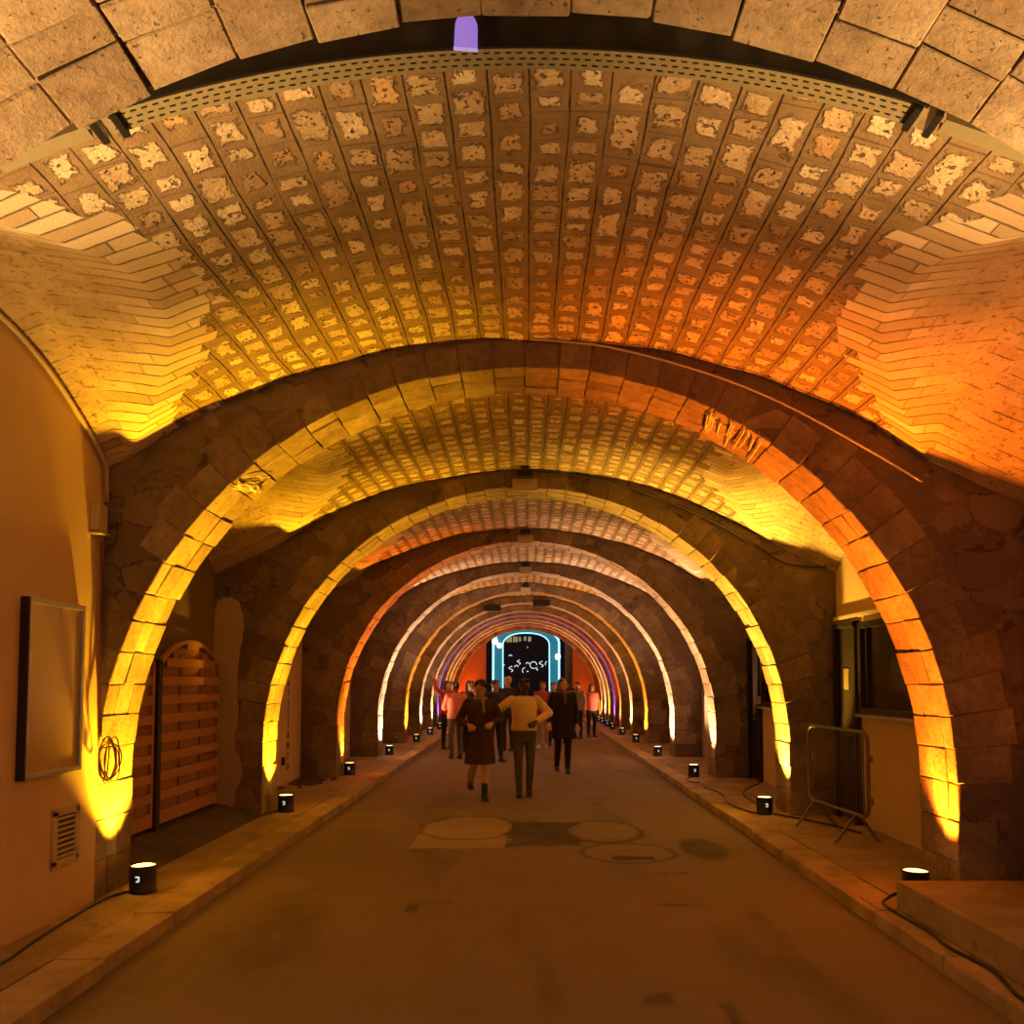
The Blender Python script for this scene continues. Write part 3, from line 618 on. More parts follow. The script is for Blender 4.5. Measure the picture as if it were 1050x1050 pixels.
# frayed strings caught on the edges of the nearest arch
def strings(name, s_list, label, n, spread):
    bm = bmesh.new(); R = random.Random(n)
    for i in range(n):
        s = R.uniform(*s_list); y0 = FRONTS[2]+R.uniform(-0.02, 0.1); L = R.uniform(0.2, 0.45); path = []
        for q in np.linspace(0, 1, 7):
            (px, pz), (nx, nz) = profile(s + spread*(q-0.5)*R.uniform(0.2, 1.0)); off = -0.018-0.012*R.random(); path.append((px+nx*off, y0+L*q, pz+nz*off))
        tube(bm, smooth_path(path, 3), 0.005, 5)
    tag(from_bm(name, bm, M['rope'], None, True), label, 'string')
sl = LEG + ARC*0.262; sr = LEG + ARC*(1-0.325)
strings('frayed_string', (sl-0.08, sl+0.10), 'pale tangled strings stuck under the left haunch of the nearest full arch', 7, 0.14)
strings('frayed_string', (sr-0.28, sr+0.22), 'pale frayed strings stuck under the right haunch of the nearest full arch', 14, 0.05)

# ------------------------------------------------------------------ left bay behind the nearest arch: woven fence, plaster remnant
FX, FYA, FYB, FZ0, FZS, FZT = -3.65, 8.235, 9.83, 0.27, 1.86, 2.13
def fence_panel(ya, yb, label):
    t = empty('woven_fence', (FX, (ya+yb)/2, FZ0), 0, label, 'fence', 'woven fence panels in the left recess')
    w = yb-ya; hs = FZS-FZ0; ht = FZT-FZ0
    rad = ((w/2)**2+(ht-hs)**2)/(2*(ht-hs)); top = lambda q: ht-rad+math.sqrt(max(0, rad*rad-q*q))
    bm = bmesh.new()
    for s in (-1, 1): box(bm, (0, s*(w/2-0.022), hs/2), (0.045, 0.044, hs), None, 0.004)
    box(bm, (0, 0, 0.022), (0.045, w-0.09, 0.044), None, 0.004)
    arc = [(0, q, top(q)-0.02) for q in np.linspace(-w/2+0.01, w/2-0.01, 24)]; tube(bm, arc, 0.028, 4)
    from_bm('frame', bm, M['wood'], t)
    bm = bmesh.new(); bm2 = bmesh.new(); n = 19; hh = (ht-0.06)/n
    for i in range(n):
        z = 0.045+hh*i; zt = z+hh*0.97
        def half(zz): return w/2-0.05 if zz < hs else max(0.0, math.sqrt(max(0, rad*rad-(zz-ht+rad)**2))-0.06)
        hw = min(w/2-0.05, half(zt)); 
        if hw < 0.1: continue
        front = i % 2 == 0; qs = np.linspace(-hw, hw, 31); tgt = bm if front else bm2; rows = []
        for q in qs:
            wave = 0.5+0.5*math.cos((q/(w-0.1)+0.5)*3*2*PI)                       # passes three battens
            off = 0.018 if front else (-0.012+0.016*(1-wave))
            rows.append([tgt.verts.new((off+dx, q, zz)) for dx, zz in ((-0.004, z), (0.004, z), (0.004, zt), (-0.004, zt))])
        for A, B_ in zip(rows[:-1], rows[1:]):
            for k in range(4): tgt.faces.new((A[k], B_[k], B_[(k+1) % 4], A[(k+1) % 4]))
        tgt.faces.new(rows[0]); tgt.faces.new(rows[-1][::-1])
    for b_ in (bm, bm2): bmesh.ops.recalc_face_normals(b_, faces=b_.faces)
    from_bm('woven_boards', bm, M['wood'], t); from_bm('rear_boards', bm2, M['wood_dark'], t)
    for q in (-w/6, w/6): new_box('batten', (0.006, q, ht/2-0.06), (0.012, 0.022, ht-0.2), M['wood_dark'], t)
fence_panel(FYA, FYB, 'arched woven wooden fence panel beside the second arch pier, left'); fence_panel(6.72, FYA-0.11, 'woven wooden fence panel half hidden by the nearest arch, left')
tag(new_box('fence_post', (FX+0.01, FYA-0.055, 1.0), (0.085, 0.085, 1.8), M['post'], None, 0.005), 'dark square post between the two woven fence panels', 'post')
o = poly_prism('floor_slope', [(-3.74, 0.05), (-3.12, 0.05), (-3.12, 0.104), (-3.58, 0.225), (-3.74, 0.235)], 'y', 6.65, 9.92, M['soil']); tag(o, 'dark dirty ground sloping up to the woven fence', 'ground', kind='structure')
def patch(px):
    out = []
    for (u, v) in px:
        d = 9.915; out.append(((u-539.5)/85.4, 1.68-(v-699)/85.4*1.0+0.0))
    return out
pts = patch([(219, 832), (220, 760), (219, 690), (221, 625), (224, 616), (231, 613), (238, 613), (245, 617), (250, 632), (251, 646), (249, 650), (250, 656), (247, 664), (245, 690), (245, 716), (247, 724), (246, 742), (243, 752), (244, 768), (249, 776), (252, 790), (249, 803), (245, 808), (244, 822), (242, 832)])
o = poly_prism('wall_surface', pts, 'y', 9.905, 9.93, M['plaster_old']); tag(o, 'pale plaster remnant on the left pier of the second arch', 'plaster', kind='structure')

# ------------------------------------------------------------------ left bay behind the second arch: letters, debris
for i, ch in enumerate('ATEETAMTU'):
    cu = bpy.data.curves.new('glyph', 'FONT'); cu.body = ch; cu.size = 0.17; cu.extrude = 0.003; cu.align_x = 'CENTER'
    tmp = bpy.data.objects.new('glyph', cu); COL.objects.link(tmp); dg = bpy.context.evaluated_depsgraph_get()
    me = bpy.data.meshes.new_from_object(tmp.evaluated_get(dg)); bpy.data.objects.remove(tmp)
    if i == 0: LET = empty('painted_lettering', (-WX+0.004, 13.0, 0.30), 0, 'column of dark painted letters on the ochre wall behind the second arch', 'lettering')
    o = link('letter', me, M['ink'], LET); o.rotation_euler = (PI/2, 0, PI/2); o.location = (0, 0, 1.30-i*0.162)
tag(new_box('wall_socket', (-WX+0.02, 12.72, 0.47), (0.04, 0.10, 0.12), M['black'], None, 0.006), 'small dark box low on the lettered ochre wall', 'socket')
bm = bmesh.new(); R = random.Random(11)
for i in range(60):
    x, y = -3.45+R.gauss(0, 0.13), 13.2+R.gauss(0, 0.35); x = min(max(x, -3.62), -3.1); y = min(max(y, 10.7), 13.6); s = R.uniform(0.02, 0.06)
    m_ = Matrix.Translation((x, y, WALK+s*0.25)) @ Matrix.Rotation(R.uniform(0, 3), 4, 'Z') @ Matrix.Diagonal((s*R.uniform(1, 2), s, s*0.5, 1)); bmesh.ops.create_icosphere(bm, subdivisions=1, radius=1.0, matrix=m_)
tag(from_bm('debris', bm, M['soil']), 'dark scattered debris on the pavement below the lettered wall', 'debris', kind='stuff')

# ------------------------------------------------------------------ right side: window, door, barrier, step
M['glass_dark'] = NT('dark_window_glass').mat
_b = M['glass_dark'].node_tree.nodes['Principled BSDF']; _b.inputs['Base Color'].default_value = (0.035, 0.028, 0.018, 1); _b.inputs['Roughness'].default_value = 0.12
def window(n, y0, y1, z0, z1, label):
    t = empty('window_%d' % n, (WX, (y0+y1)/2, (z0+z1)/2), 0, label, 'window'); t['kind'] = 'structure'; w, h = y1-y0, z1-z0
    bm = bmesh.new()
    for (cy, cz, sy, sz) in ((0, h/2, w+0.07, 0.07), (0, -h/2, w+0.07, 0.07), (-w/2, 0, 0.07, h), (w/2, 0, 0.07, h), (w*0.36, 0, 0.03, h)): box(bm, (-0.03, cy, cz), (0.06, sy, sz), None, 0.006)
    from_bm('window_frame', bm, M['darkframe'], t); new_box('window_pane', (-0.012, 0, 0), (0.012, w-0.05, h-0.05), M['glass_dark'], t)
    new_box('window_sill', (-0.05, 0, -h/2-0.05), (0.1, w+0.1, 0.035), M['alu'], t, 0.005)
def door(n, y0, y1, z1, label, plate=True):
    t = empty('door_%d' % n, (WX, (y0+y1)/2, WALK), 0, label, 'door'); t['kind'] = 'structure'; w = y1-y0; h = z1-WALK
    bm = bmesh.new()
    for (cy, cz, sy, sz) in ((0, h-0.03, w, 0.06), (-w/2+0.03, h/2, 0.06, h), (w/2-0.03, h/2, 0.06, h)): box(bm, (-0.035, cy, cz), (0.07, sy, sz), None, 0.005)
    from_bm('door_frame', bm, M['darkframe'], t); new_box('door_leaf', (-0.015, 0, h/2-0.02), (0.03, w-0.1, h-0.08), M['darkframe'], t, 0.004)
    from_bm('door_handle', tube(bmesh.new(), [(-0.03, -w/2+0.12, 0.98), (-0.08, -w/2+0.12, 0.98), (-0.08, -w/2+0.24, 0.98)], 0.01, 6), M['alu'], t)
    if plate: tag(new_box('notice_plate', (WX-0.036, (y0+y1)/2, 1.71), (0.008, 0.15, 0.24), plain('brown_notice', (0.13, 0.095, 0.06), 0.7), None, 0.001), 'small pale notice on the dark door beside the barrier', 'notice')
window(1, 7.72, 9.12, 1.36, 2.30, 'wide dark window in the right ochre wall above the barrier')
door(1, 9.22, 9.87, 2.36, 'narrow dark door between the right window and the second arch')
o = new_box('trim_ledge', (WX-0.03, 8.6, 2.42), (0.06, 2.5, 0.04), M['plaster_old']); tag(o, 'thin ledge above the window and door on the right', 'ledge', kind='structure')
window(2, 11.6, 12.95, 1.33, 2.35, 'dark window behind the bright right leg of the second arch'); door(2, 13.08, 13.72, 2.4, 'dark door between the second and third arches, right', False)
t = empty('meter_box', (WX, 13.02, 1.33), 0, 'small pale box fixed beside the far dark door, right', 'box'); new_box('casing', (-0.05, 0, 0.06), (0.1, 0.12, 0.12), M['sign'], t, 0.01); new_box('lid', (-0.105, 0, 0.06), (0.01, 0.10, 0.10), M['alu'], t)
# crowd barrier
Pn, Pf = Vector((3.285, 8.02, 0)), Vector((3.175, 9.36, 0)); ax = (Pf-Pn).normalized(); Lb = (Pf-Pn).length; nrm = Vector((ax.y, -ax.x, 0))
t = empty('crowd_barrier', (Pn.x, Pn.y, WALK), math.atan2(ax.y, ax.x), 'short grey steel crowd barrier standing on the right pavement', 'barrier')
zb, zt, rr = 0.27, 1.09, 0.11; path = []
for (cx, cz, a0) in ((rr, zb+rr, PI), (Lb-rr, zb+rr, 1.5*PI), (Lb-rr, zt-rr, 0), (rr, zt-rr, 0.5*PI)): path += [(cx+rr*math.cos(a), 0, cz+rr*math.sin(a)) for a in np.linspace(a0, a0+PI/2, 7)]
from_bm('frame', tube(bmesh.new(), path, 0.019, 10, True), M['steel'], t, True)
bm = bmesh.new()
for i in range(17): q = 0.17+i*(Lb-0.24)/17; tube(bm, [(q, 0, zb), (q, 0, zt)], 0.005, 6)
from_bm('bars', bm, M['steel'], t, True); from_bm('end_post', tube(bmesh.new(), [(0.105, 0, zb), (0.105, 0, zt)], 0.014, 8), M['steel'], t, True)
for q in (0.24, Lb-0.16):
    bm = bmesh.new(); tube(bm, smooth_path([(q, -0.235, 0.012), (q, -0.2, 0.03), (q, -0.03, zb-0.02), (q, 0.03, zb-0.02), (q, 0.2, 0.03), (q, 0.235, 0.012)], 4), 0.015, 8); from_bm('foot', bm, M['steel'], t, True)
for z in (0.46, 0.86): from_bm('hook', tube(bmesh.new(), [(0.01, 0, z), (-0.07, 0, z), (-0.075, 0, z-0.05)], 0.012, 6), M['steel'], t, True)
bm = bmesh.new(); box(bm, (2.575+0.56, (2.84+5.85)/2, WALK+0.1), (1.12, 5.85-2.84, 0.2), None, 0.012); tag(from_bm('concrete_step', bm, M['step']), 'low concrete step against the pier on the right foreground', 'step')
o = new_box('floor_plate', (2.62, 6.0, 0.101), (0.34, 0.34, 0.01), M['kerb']); tag(o, 'pale square plate in the pavement by the concrete step', 'plate', kind='structure')

# ------------------------------------------------------------------ beyond the exit: glowing gate, building, light drawings
M['cyan'] = glow('cyan_tube', (0.25, 0.82, 1.0), 3.0); M['teal'] = glow('teal_lit_panel', (0.02, 0.22, 0.30), 0.75); M['white'] = glow('white_tube', (0.8, 0.9, 1.0), 1.0); M['whitebulb'] = glow('white_bulb', (0.7, 0.95, 1.0), 8.0)
def gate(hw, zl, zt, n=16):
    pts = [(-hw, 0.0), (-hw, zl*0.5), (-hw, zl)]
    for a in np.linspace(PI, 0, n+2)[1:-1]: pts.append((hw*math.copysign(abs(math.cos(a))**0.8, math.cos(a)), zl+(zt-zl)*math.sin(a)))
    return pts + [(hw, zl), (hw, zl*0.5), (hw, 0.0)]
t = empty('light_gate', (0.0, 40.0, 0), 0, 'glowing cyan archway standing in the dark beyond the exit', 'light installation')
A, B_ = gate(1.58, 3.55, 4.22), gate(1.12, 3.45, 4.02); bm = bmesh.new()
va = [[bm.verts.new((p[0], y, p[1])) for p in P_] for P_, y in ((A, -0.12), (B_, -0.12), (B_, 0.12), (A, 0.12))]
for i in range(len(A)-1):
    for q in range(4): bm.faces.new((va[q][i], va[q][i+1], va[(q+1) % 4][i+1], va[(q+1) % 4][i]))
for i in (0, -1): bm.faces.new([va[q][i] for q in range(4)])
bmesh.ops.recalc_face_normals(bm, faces=bm.faces); from_bm('panel', bm, M['teal'], t)
from_bm('outer_tube', tube(bmesh.new(), [(x, -0.15, z) for x, z in A], 0.045, 8), M['cyan'], t, True); from_bm('inner_tube', tube(bmesh.new(), [(x, -0.15, z) for x, z in B_], 0.022, 8), M['cyan'], t, True)
for (x, z, r) in ((-1.5, 3.62, 0.14), (-1.28, 3.42, 0.12), (1.52, 2.88, 0.13)):
    bm = bmesh.new(); bmesh.ops.create_uvsphere(bm, u_segments=16, v_segments=10, radius=r, matrix=Matrix.Translation((x, -0.2, z))); from_bm('bulb', bm, M['whitebulb'], t, True)
t = empty('dark_building', (0, 54, 0), 0, 'dark building with a few dim lit windows far behind the glowing gate', 'building')
new_box('facade', (0, 0.5, 6), (30, 1.0, 14), M['black'], t)
M['win'] = glow('dim_yellow_window', (0.5, 0.42, 0.18), 0.5); M['win2'] = glow('dim_white_window', (0.6, 0.58, 0.5), 0.45)
for (x0, x1, z0, z1, mt) in ((-1.32, -0.92, 4.25, 4.62, 'win'), (-0.85, -0.55, 4.25, 4.62, 'win'), (-0.48, -0.33, 4.3, 4.6, 'win'), (-0.15, 0.0, 4.35, 4.62, 'win2'), (0.12, 0.32, 4.3, 4.6, 'win2'), (0.05, 0.13, 3.85, 3.98, 'win2')):
    new_box('window', ((x0+x1)/2, -0.02, (z0+z1)/2), (x1-x0, 0.06, z1-z0), M[mt], t)
tag(from_bm('exit_pillar', box(bmesh.new(), (2.0, 38.6, 1.9), (0.34, 0.34, 3.8), None, 0.02), concrete_material('greenish_concrete', (0.20, 0.24, 0.17))), 'pale greenish pillar just outside the exit on the right', 'pillar')
R = random.Random(5); shapes = 'ring arc wave hook'.split()
for i, (px, pz, sc_, kind) in enumerate([(516, 685, 0.36, 'hook'), (524, 686, 0.34, 'wave'), (529.5, 684, 0.26, 'arc'), (532, 679, 0.28, 'wave'), (537, 687, 0.26, 'hook'), (541, 681, 0.24, 'arc'), (547, 682, 0.42, 'ring'), (555, 681, 0.36, 'wave'), (560, 680, 0.18, 'hook'), (523.5, 673, 0.22, 'arc'), (550.5, 686, 0.16, 'wave'), (541, 689, 0.12, 'arc')]):
    y = 45.0+0.2*i; x = (px-539.5)*y/F; z = CAM_H-(pz-699)*y/F; q = np.linspace(0, 1, 14)
    P_ = {'ring': [(0.5*math.cos(2*PI*a*0.85), 0.5*math.sin(2*PI*a*0.85)) for a in q], 'arc': [(0.4*math.cos(PI*a), 0.4*math.sin(PI*a)) for a in q], 'wave': [(0.35*math.sin(2.2*PI*a), a-0.5) for a in q], 'hook': [(0.3*math.cos(1.4*PI*a), 0.5-0.9*a+0.25*math.sin(1.4*PI*a)) for a in q]}[kind]
    wy = ['left end', 'second from the left', 'third from the left', 'upper fourth', 'low middle one', 'middle one', 'large ring', 'tall one right of the ring', 'right end', 'lone upper left one', 'tiny low one under the ring', 'tiny lowest one in the middle'][i]
    ld_ = from_bm('light_drawing', tube(bmesh.new(), [(x+u*sc_*0.9, y, z+v*sc_*0.9) for u, v in P_], 0.02, 6), M['white'], None, True); p0 = P_[-1]; from_bm('stake', tube(bmesh.new(), [(x+p0[0]*sc_*0.9, y+0.02, 0.0), (x+p0[0]*sc_*0.9, y+0.02, z+p0[1]*sc_*0.9)], 0.012, 6), M['black'], ld_)
    tag(ld_, 'small white glowing curl inside the cyan gate, %s' % wy, 'light', 'white light curls beyond the exit')

# ------------------------------------------------------------------ people
def add_sphere(bm, c, r, sub=2):
    r = r if isinstance(r, (tuple, list)) else (r, r, r)
    bmesh.ops.create_icosphere(bm, subdivisions=sub, radius=1.0, matrix=Matrix.Translation(c) @ Matrix.Diagonal((r[0], r[1], r[2], 1)))
def cone(bm, a, ra, b, rb, seg=14):
    a, b = Vector(a), Vector(b); t = (b-a).normalized(); u = t.orthogonal().normalized(); w = t.cross(u)
    A = [bm.verts.new(a+(u*math.cos(k*2*PI/seg)+w*math.sin(k*2*PI/seg))*ra) for k in range(seg)]; B = [bm.verts.new(b+(u*math.cos(k*2*PI/seg)+w*math.sin(k*2*PI/seg))*rb) for k in range(seg)]
    for k in range(seg): bm.faces.new((A[k], A[(k+1) % seg], B[(k+1) % seg], B[k]))
    bm.faces.new(A[::-1]); bm.faces.new(B)
def capsule(bm, a, ra, b, rb, sub=2): cone(bm, a, ra, b, rb); add_sphere(bm, a, ra, sub); add_sphere(bm, b, rb, sub)
def loft(bm, rings, seg=20):
    R_ = [[bm.verts.new((cx+rx*math.cos(k*2*PI/seg), cy+ry*math.sin(k*2*PI/seg), z)) for k in range(seg)] for cx, cy, z, rx, ry in rings]
    for A, B in zip(R_[:-1], R_[1:]):
        for k in range(seg): bm.faces.new((A[k], A[(k+1) % seg], B[(k+1) % seg], B[k]))
    bm.faces.new(R_[0][::-1]); bm.faces.new(R_[-1])
def fuse(name, bm, voxel, mat, parent, sm=3):
    bmesh.ops.recalc_face_normals(bm, faces=bm.faces)
    o = from_bm(name+'_src', bm); m_ = o.modifiers.new('r', 'REMESH'); m_.mode = 'VOXEL'; m_.voxel_size = voxel; m_.use_smooth_shade = True
    s_ = o.modifiers.new('s', 'SMOOTH'); s_.factor = 0.5; s_.iterations = sm
    dg = bpy.context.evaluated_depsgraph_get(); me = bpy.data.meshes.new_from_object(o.evaluated_get(dg)); old = o.data
    bpy.data.objects.remove(o); bpy.data.meshes.remove(old); me.name = name; me.materials.clear()
    me.polygons.foreach_set('use_smooth', [True]*len(me.polygons))
    return link(name, me, mat, parent)
CLOTH = {}
def cloth(c, kind='cloth'):
    key = (c, kind)
    if key not in CLOTH: CLOTH[key] = plain('%s_%d' % (kind, len(CLOTH)), c, 0.85 if kind == 'cloth' else 0.55, nscale=18, namp=0.2, bump=0.3 if kind == 'cloth' else 0)
    return CLOTH[key]
def V3(p): return Vector(p)
def person(x, y, face, h, label, skin, hair, top, bottom, shoes, pose=None, voxel=0.011, group=None, hairstyle='short', skirt=None, turn=0.0, sleeves=True, z=0.0, collar=None, eyes=False):
    p = dict(elbA=(-0.235, 0.03, 1.12), wriA=(-0.245, -0.06, 0.87), elbB=(0.235, 0.03, 1.12), wriB=(0.245, -0.06, 0.87), kneA=(-0.10, -0.02, 0.49), ankA=(-0.10, 0.02, 0.085), kneB=(0.10, -0.02, 0.49), ankB=(0.10, 0.02, 0.085)); p.update(pose or {})
    p = {k: V3(v) for k, v in p.items()}; sA, sB = V3((-0.178, 0.0, 1.395)), V3((0.178, 0.0, 1.395)); hA, hB = V3((-0.09, 0, 0.90)), V3((0.09, 0, 0.90))
    bm = bmesh.new()
    loft(bm, [(0, 0.005, 0.80, 0.12, 0.09), (0, 0.005, 0.88, 0.16, 0.112), (0, 0, 0.97, 0.155, 0.11), (0, 0, 1.08, 0.132, 0.098), (0, 0, 1.20, 0.148, 0.108), (0, 0, 1.32, 0.168, 0.108), (0, 0, 1.40, 0.155, 0.088), (0, 0.004, 1.445, 0.085, 0.066), (0, 0.004, 1.47, 0.058, 0.055)])
    capsule(bm, (0, 0.006, 1.43), 0.056, (0, -0.008, 1.54), 0.052)
    Rz = Matrix.Rotation(turn, 4, 'Z')
    hd = lambda q: (Rz @ V3((q[0], q[1]+0.015, 0))).to_tuple()[:2]
    def HS(c, r): bmesh.ops.create_icosphere(bm, subdivisions=3, radius=1.0, matrix=Matrix.Translation((0, -0.015, 0)) @ Rz @ Matrix.Translation(c) @ Matrix.Diagonal((r[0], r[1], r[2], 1)))
    HS((0, 0.005, 1.60), (0.073, 0.092, 0.100)); HS((0, -0.022, 1.545), (0.058, 0.066, 0.068)); HS((0, -0.070, 1.505), (0.026, 0.02, 0.02))          # skull, jaw, chin
    HS((0, -0.098, 1.572), (0.013, 0.020, 0.024)); HS((0, -0.088, 1.535), (0.025, 0.012, 0.009))                                             # nose, mouth
    for s in (-1, 1): HS((s*0.073, 0.008, 1.575), (0.012, 0.02, 0.03)); HS((s*0.03, -0.080, 1.612), (0.026, 0.013, 0.010)); HS((s*0.04, -0.066, 1.562), (0.022, 0.02, 0.02))
    for S, sg in (('A', -1), ('B', 1)):
        s, e, w = (sA if sg < 0 else sB), p['elb'+S], p['wri'+S]
        capsule(bm, s, 0.050, e, 0.039); capsule(bm, e, 0.039, w, 0.026)
        d = (w-e).normalized(); side = d.cross(V3((0, 1, 0))); side = side.normalized() if side.length > 0.2 else V3((1, 0, 0)); nn = d.cross(side).normalized()
        bmesh.ops.create_icosphere(bm, subdivisions=2, radius=1.0, matrix=Matrix.Translation(w+d*0.048) @ Matrix((side, nn, d)).transposed().to_4x4() @ Matrix.Diagonal((0.040, 0.017, 0.056, 1)))
        for j, (o_, L) in enumerate(((-0.029, 0.062), (-0.010, 0.074), (0.010, 0.070), (0.028, 0.054))):
            a = w+d*0.085+side*o_; b = a+d*L*0.5+side*o_*0.15-nn*0.006; c_ = b+d*L*0.42-nn*0.022
            capsule(bm, a-d*0.02, 0.0105, b, 0.0098, 1); capsule(bm, b, 0.0098, c_, 0.0085, 1)
        ts = -1 if (side.y+side.x*sg) < 0 else 1
        a = w+d*0.03+side*0.03*ts; b = a+d*0.035+side*0.024*ts-nn*0.01; capsule(bm, a, 0.014, b, 0.0115, 1); capsule(bm, b, 0.0115, b+d*0.03-nn*0.012, 0.0095, 1)
        hj, k, an = (hA if sg < 0 else hB), p['kne'+S], p['ank'+S]
        capsule(bm, hj, 0.088, k, 0.054); capsule(bm, k, 0.054, k*0.62+an*0.38+V3((0, 0.014, 0)), 0.053); capsule(bm, k*0.62+an*0.38+V3((0, 0.014, 0)), 0.053, an, 0.036)
        capsule(bm, an+V3((0, 0.025, -0.04)), 0.034, an+V3((0, -0.11, -0.052)), 0.026)
    body = fuse('person', bm, voxel, cloth(skin, 'skin'), None)
    f = h/1.70; body.location = (x, y, z); body.rotation_euler = (0, 0, face); body.scale = (1, 1, 1)
    tag(body, label, 'person', group)
    parts = []
    # hair
    bm = bmesh.new()
    def HH(c, r): bmesh.ops.create_icosphere(bm, subdivisions=3, radius=1.0, matrix=Matrix.Translation((0, -0.015, 0)) @ Rz @ Matrix.Translation(c) @ Matrix.Diagonal((r[0], r[1], r[2], 1)))
    HH((0, 0.028, 1.628), (0.080, 0.090, 0.088))
    for s in (-1, 1): HH((s*0.045, -0.02, 1.668), (0.036, 0.055, 0.032))
    if hairstyle == 'long':
        for s in (-1, 0, 1): HH((s*0.05, 0.05, 1.54), (0.042, 0.05, 0.15))
        for s in (-1, 1): HH((s*0.078, 0.01, 1.55), (0.018, 0.045, 0.11))
    if hairstyle == 'curly':
        R = random.Random(int(x*100)); 
        for i in range(22): a, b = R.uniform(0, 2*PI), R.uniform(0.0, 1.4); HH((0.085*math.cos(a)*math.cos(b), 0.04+0.08*math.sin(a)*math.cos(b), 1.63+0.075*math.sin(b)), (0.035, 0.035, 0.035))
    if hairstyle == 'bun': HH((0, 0.11, 1.68), (0.04, 0.04, 0.04))
    parts.append(fuse('hair', bm, voxel, cloth(hair, 'hair'), body, 1))
    if eyes:
        for s in (-1, 1):
            bm = bmesh.new(); bmesh.ops.create_icosphere(bm, subdivisions=2, radius=1.0, matrix=Matrix.Translation((0, -0.015, 0)) @ Rz @ Matrix.Translation((s*0.030, -0.0885, 1.590)) @ Matrix.Diagonal((0.012, 0.006, 0.007, 1))); parts.append(from_bm('eye', bm, cloth((0.05, 0.03, 0.02), 'eye'), body, True))
    # top
    q = top.get('puff', 0.0); g = 0.020+q; hem = top.get('hem', 0.86); bm = bmesh.new()
    rg = [(0, 0.002, hem, 0.155+g+top.get('flare', 0), 0.112+g+top.get('flare', 0))]
    if hem < 0.75: rg.append((0, 0, 0.80, 0.158+g+top.get('flare', 0)*0.4, 0.115+g+top.get('flare', 0)*0.4))
    rg += [(0, 0, max(0.97, hem+0.05), 0.155+g, 0.112+g), (0, 0, 1.08, 0.140+g, 0.102+g), (0, 0, 1.20, 0.150+g, 0.110+g), (0, 0, 1.32, 0.168+g, 0.110+g), (0, 0, 1.405, 0.150+g, 0.088+g), (0, 0.003, 1.452, 0.085+0.01, 0.066+0.012)]
    loft(bm, rg)
    for S, s in (('A', sA), ('B', sB)):
        e, w = p['elb'+S], p['wri'+S]; add_sphere(bm, s, 0.058+q*0.8)
        if sleeves:
            cone(bm, s, 0.058+q*0.8, e, 0.046+q); add_sphere(bm, e, 0.046+q); cone(bm, e, 0.046+q, e+(w-e)*0.96, 0.033+q*0.7)
        else: cone(bm, s, 0.058+q, s+(e-s)*0.55, 0.054+q)
    parts.append(fuse(top.get('name', 'sweater'), bm, voxel, cloth(top['c']), body, 2))
    if collar:
        bm = bmesh.new(); pts = [(0.085*math.cos(a), 0.075*math.sin(a)-0.004, 1.452+0.012*math.sin(a)) for a in np.linspace(0, 2*PI, 22)[:-1]]; tube(bm, pts, 0.026, 8, True); capsule(bm, (0.02, -0.10, 1.43), 0.028, (0.03, -0.135, 1.27), 0.022); parts.append(fuse('scarf', bm, voxel, cloth(collar), body, 1))
    # trousers
    if bottom:
        bm = bmesh.new(); r_ = bottom.get('r', 0.0)
        loft(bm, [(0, 0.005, 0.78, 0.14, 0.10), (0, 0.005, 0.88, 0.172, 0.124), (0, 0, 1.00, 0.158, 0.114)])
        for S, hj in (('A', hA), ('B', hB)):
            k, an = p['kne'+S], p['ank'+S]; cone(bm, hj, 0.098+r_*0.5, k, 0.064+r_); add_sphere(bm, hj, 0.098+r_*0.5); add_sphere(bm, k, 0.064+r_); m_ = k*0.62+an*0.38+V3((0, 0.014, 0)); cone(bm, k, 0.064+r_, m_, 0.062+r_); add_sphere(bm, m_, 0.062+r_); cone(bm, m_, 0.062+r_, an+V3((0, 0, 0.0)), 0.046+r_)
        parts.append(fuse('trousers', bm, voxel, cloth(bottom['c']), body, 2))
    for S in 'AB':
        an = p['ank'+S]; bm = bmesh.new(); hh_ = 0.16 if shoes.get('boot') else 0.03
        capsule(bm, an+V3((0, 0.03, -0.043)), 0.043, an+V3((0, -0.125, -0.050)), 0.036); cone(bm, an+V3((0, 0.008, -0.06)), 0.047, an+V3((0, 0.002, hh_)), 0.045); box(bm, tuple(an+V3((0, -0.045, -0.079))), (0.082, 0.25, 0.014))
        parts.append(fuse('boot' if shoes.get('boot') else 'shoe', bm, voxel, cloth(shoes['c'], 'shoe'), body, 1))
    for o in [body]+parts: o.data.transform(Matrix.Scale(f, 4))
    zmin = min(min(v.co.z for v in o.data.vertices) for o in parts if o.name.startswith(('shoe', 'boot')))
    body.location.z = z - zmin
    return body, p, f
BLK = (0.012, 0.011, 0.012); DK = (0.035, 0.024, 0.022); SK1 = (0.40, 0.22, 0.14); SK2 = (0.07, 0.035, 0.022); SK3 = (0.50, 0.30, 0.20)
person(-0.03, 12.3, 0.06, 1.72, 'person in a cream sweater and olive trousers walking towards the viewer', SK2, (0.012, 0.009, 0.008), dict(c=(0.86, 0.64, 0.36), puff=0.016, hem=0.95), dict(c=(0.085, 0.080, 0.045), r=-0.002), dict(c=(0.03, 0.028, 0.028)), 
       dict(elbA=(-0.37, 0.02, 1.26), wriA=(-0.52, 0.03, 1.20), elbB=(0.37, 0.04, 1.20), wriB=(0.155, -0.19, 1.08), kneA=(-0.085, -0.06, 0.49), ankA=(-0.075, -0.09, 0.085), kneB=(0.09, -0.02, 0.49), ankB=(0.075, 0.06, 0.10)), 0.009, None, 'short', turn=0.0, eyes=True)
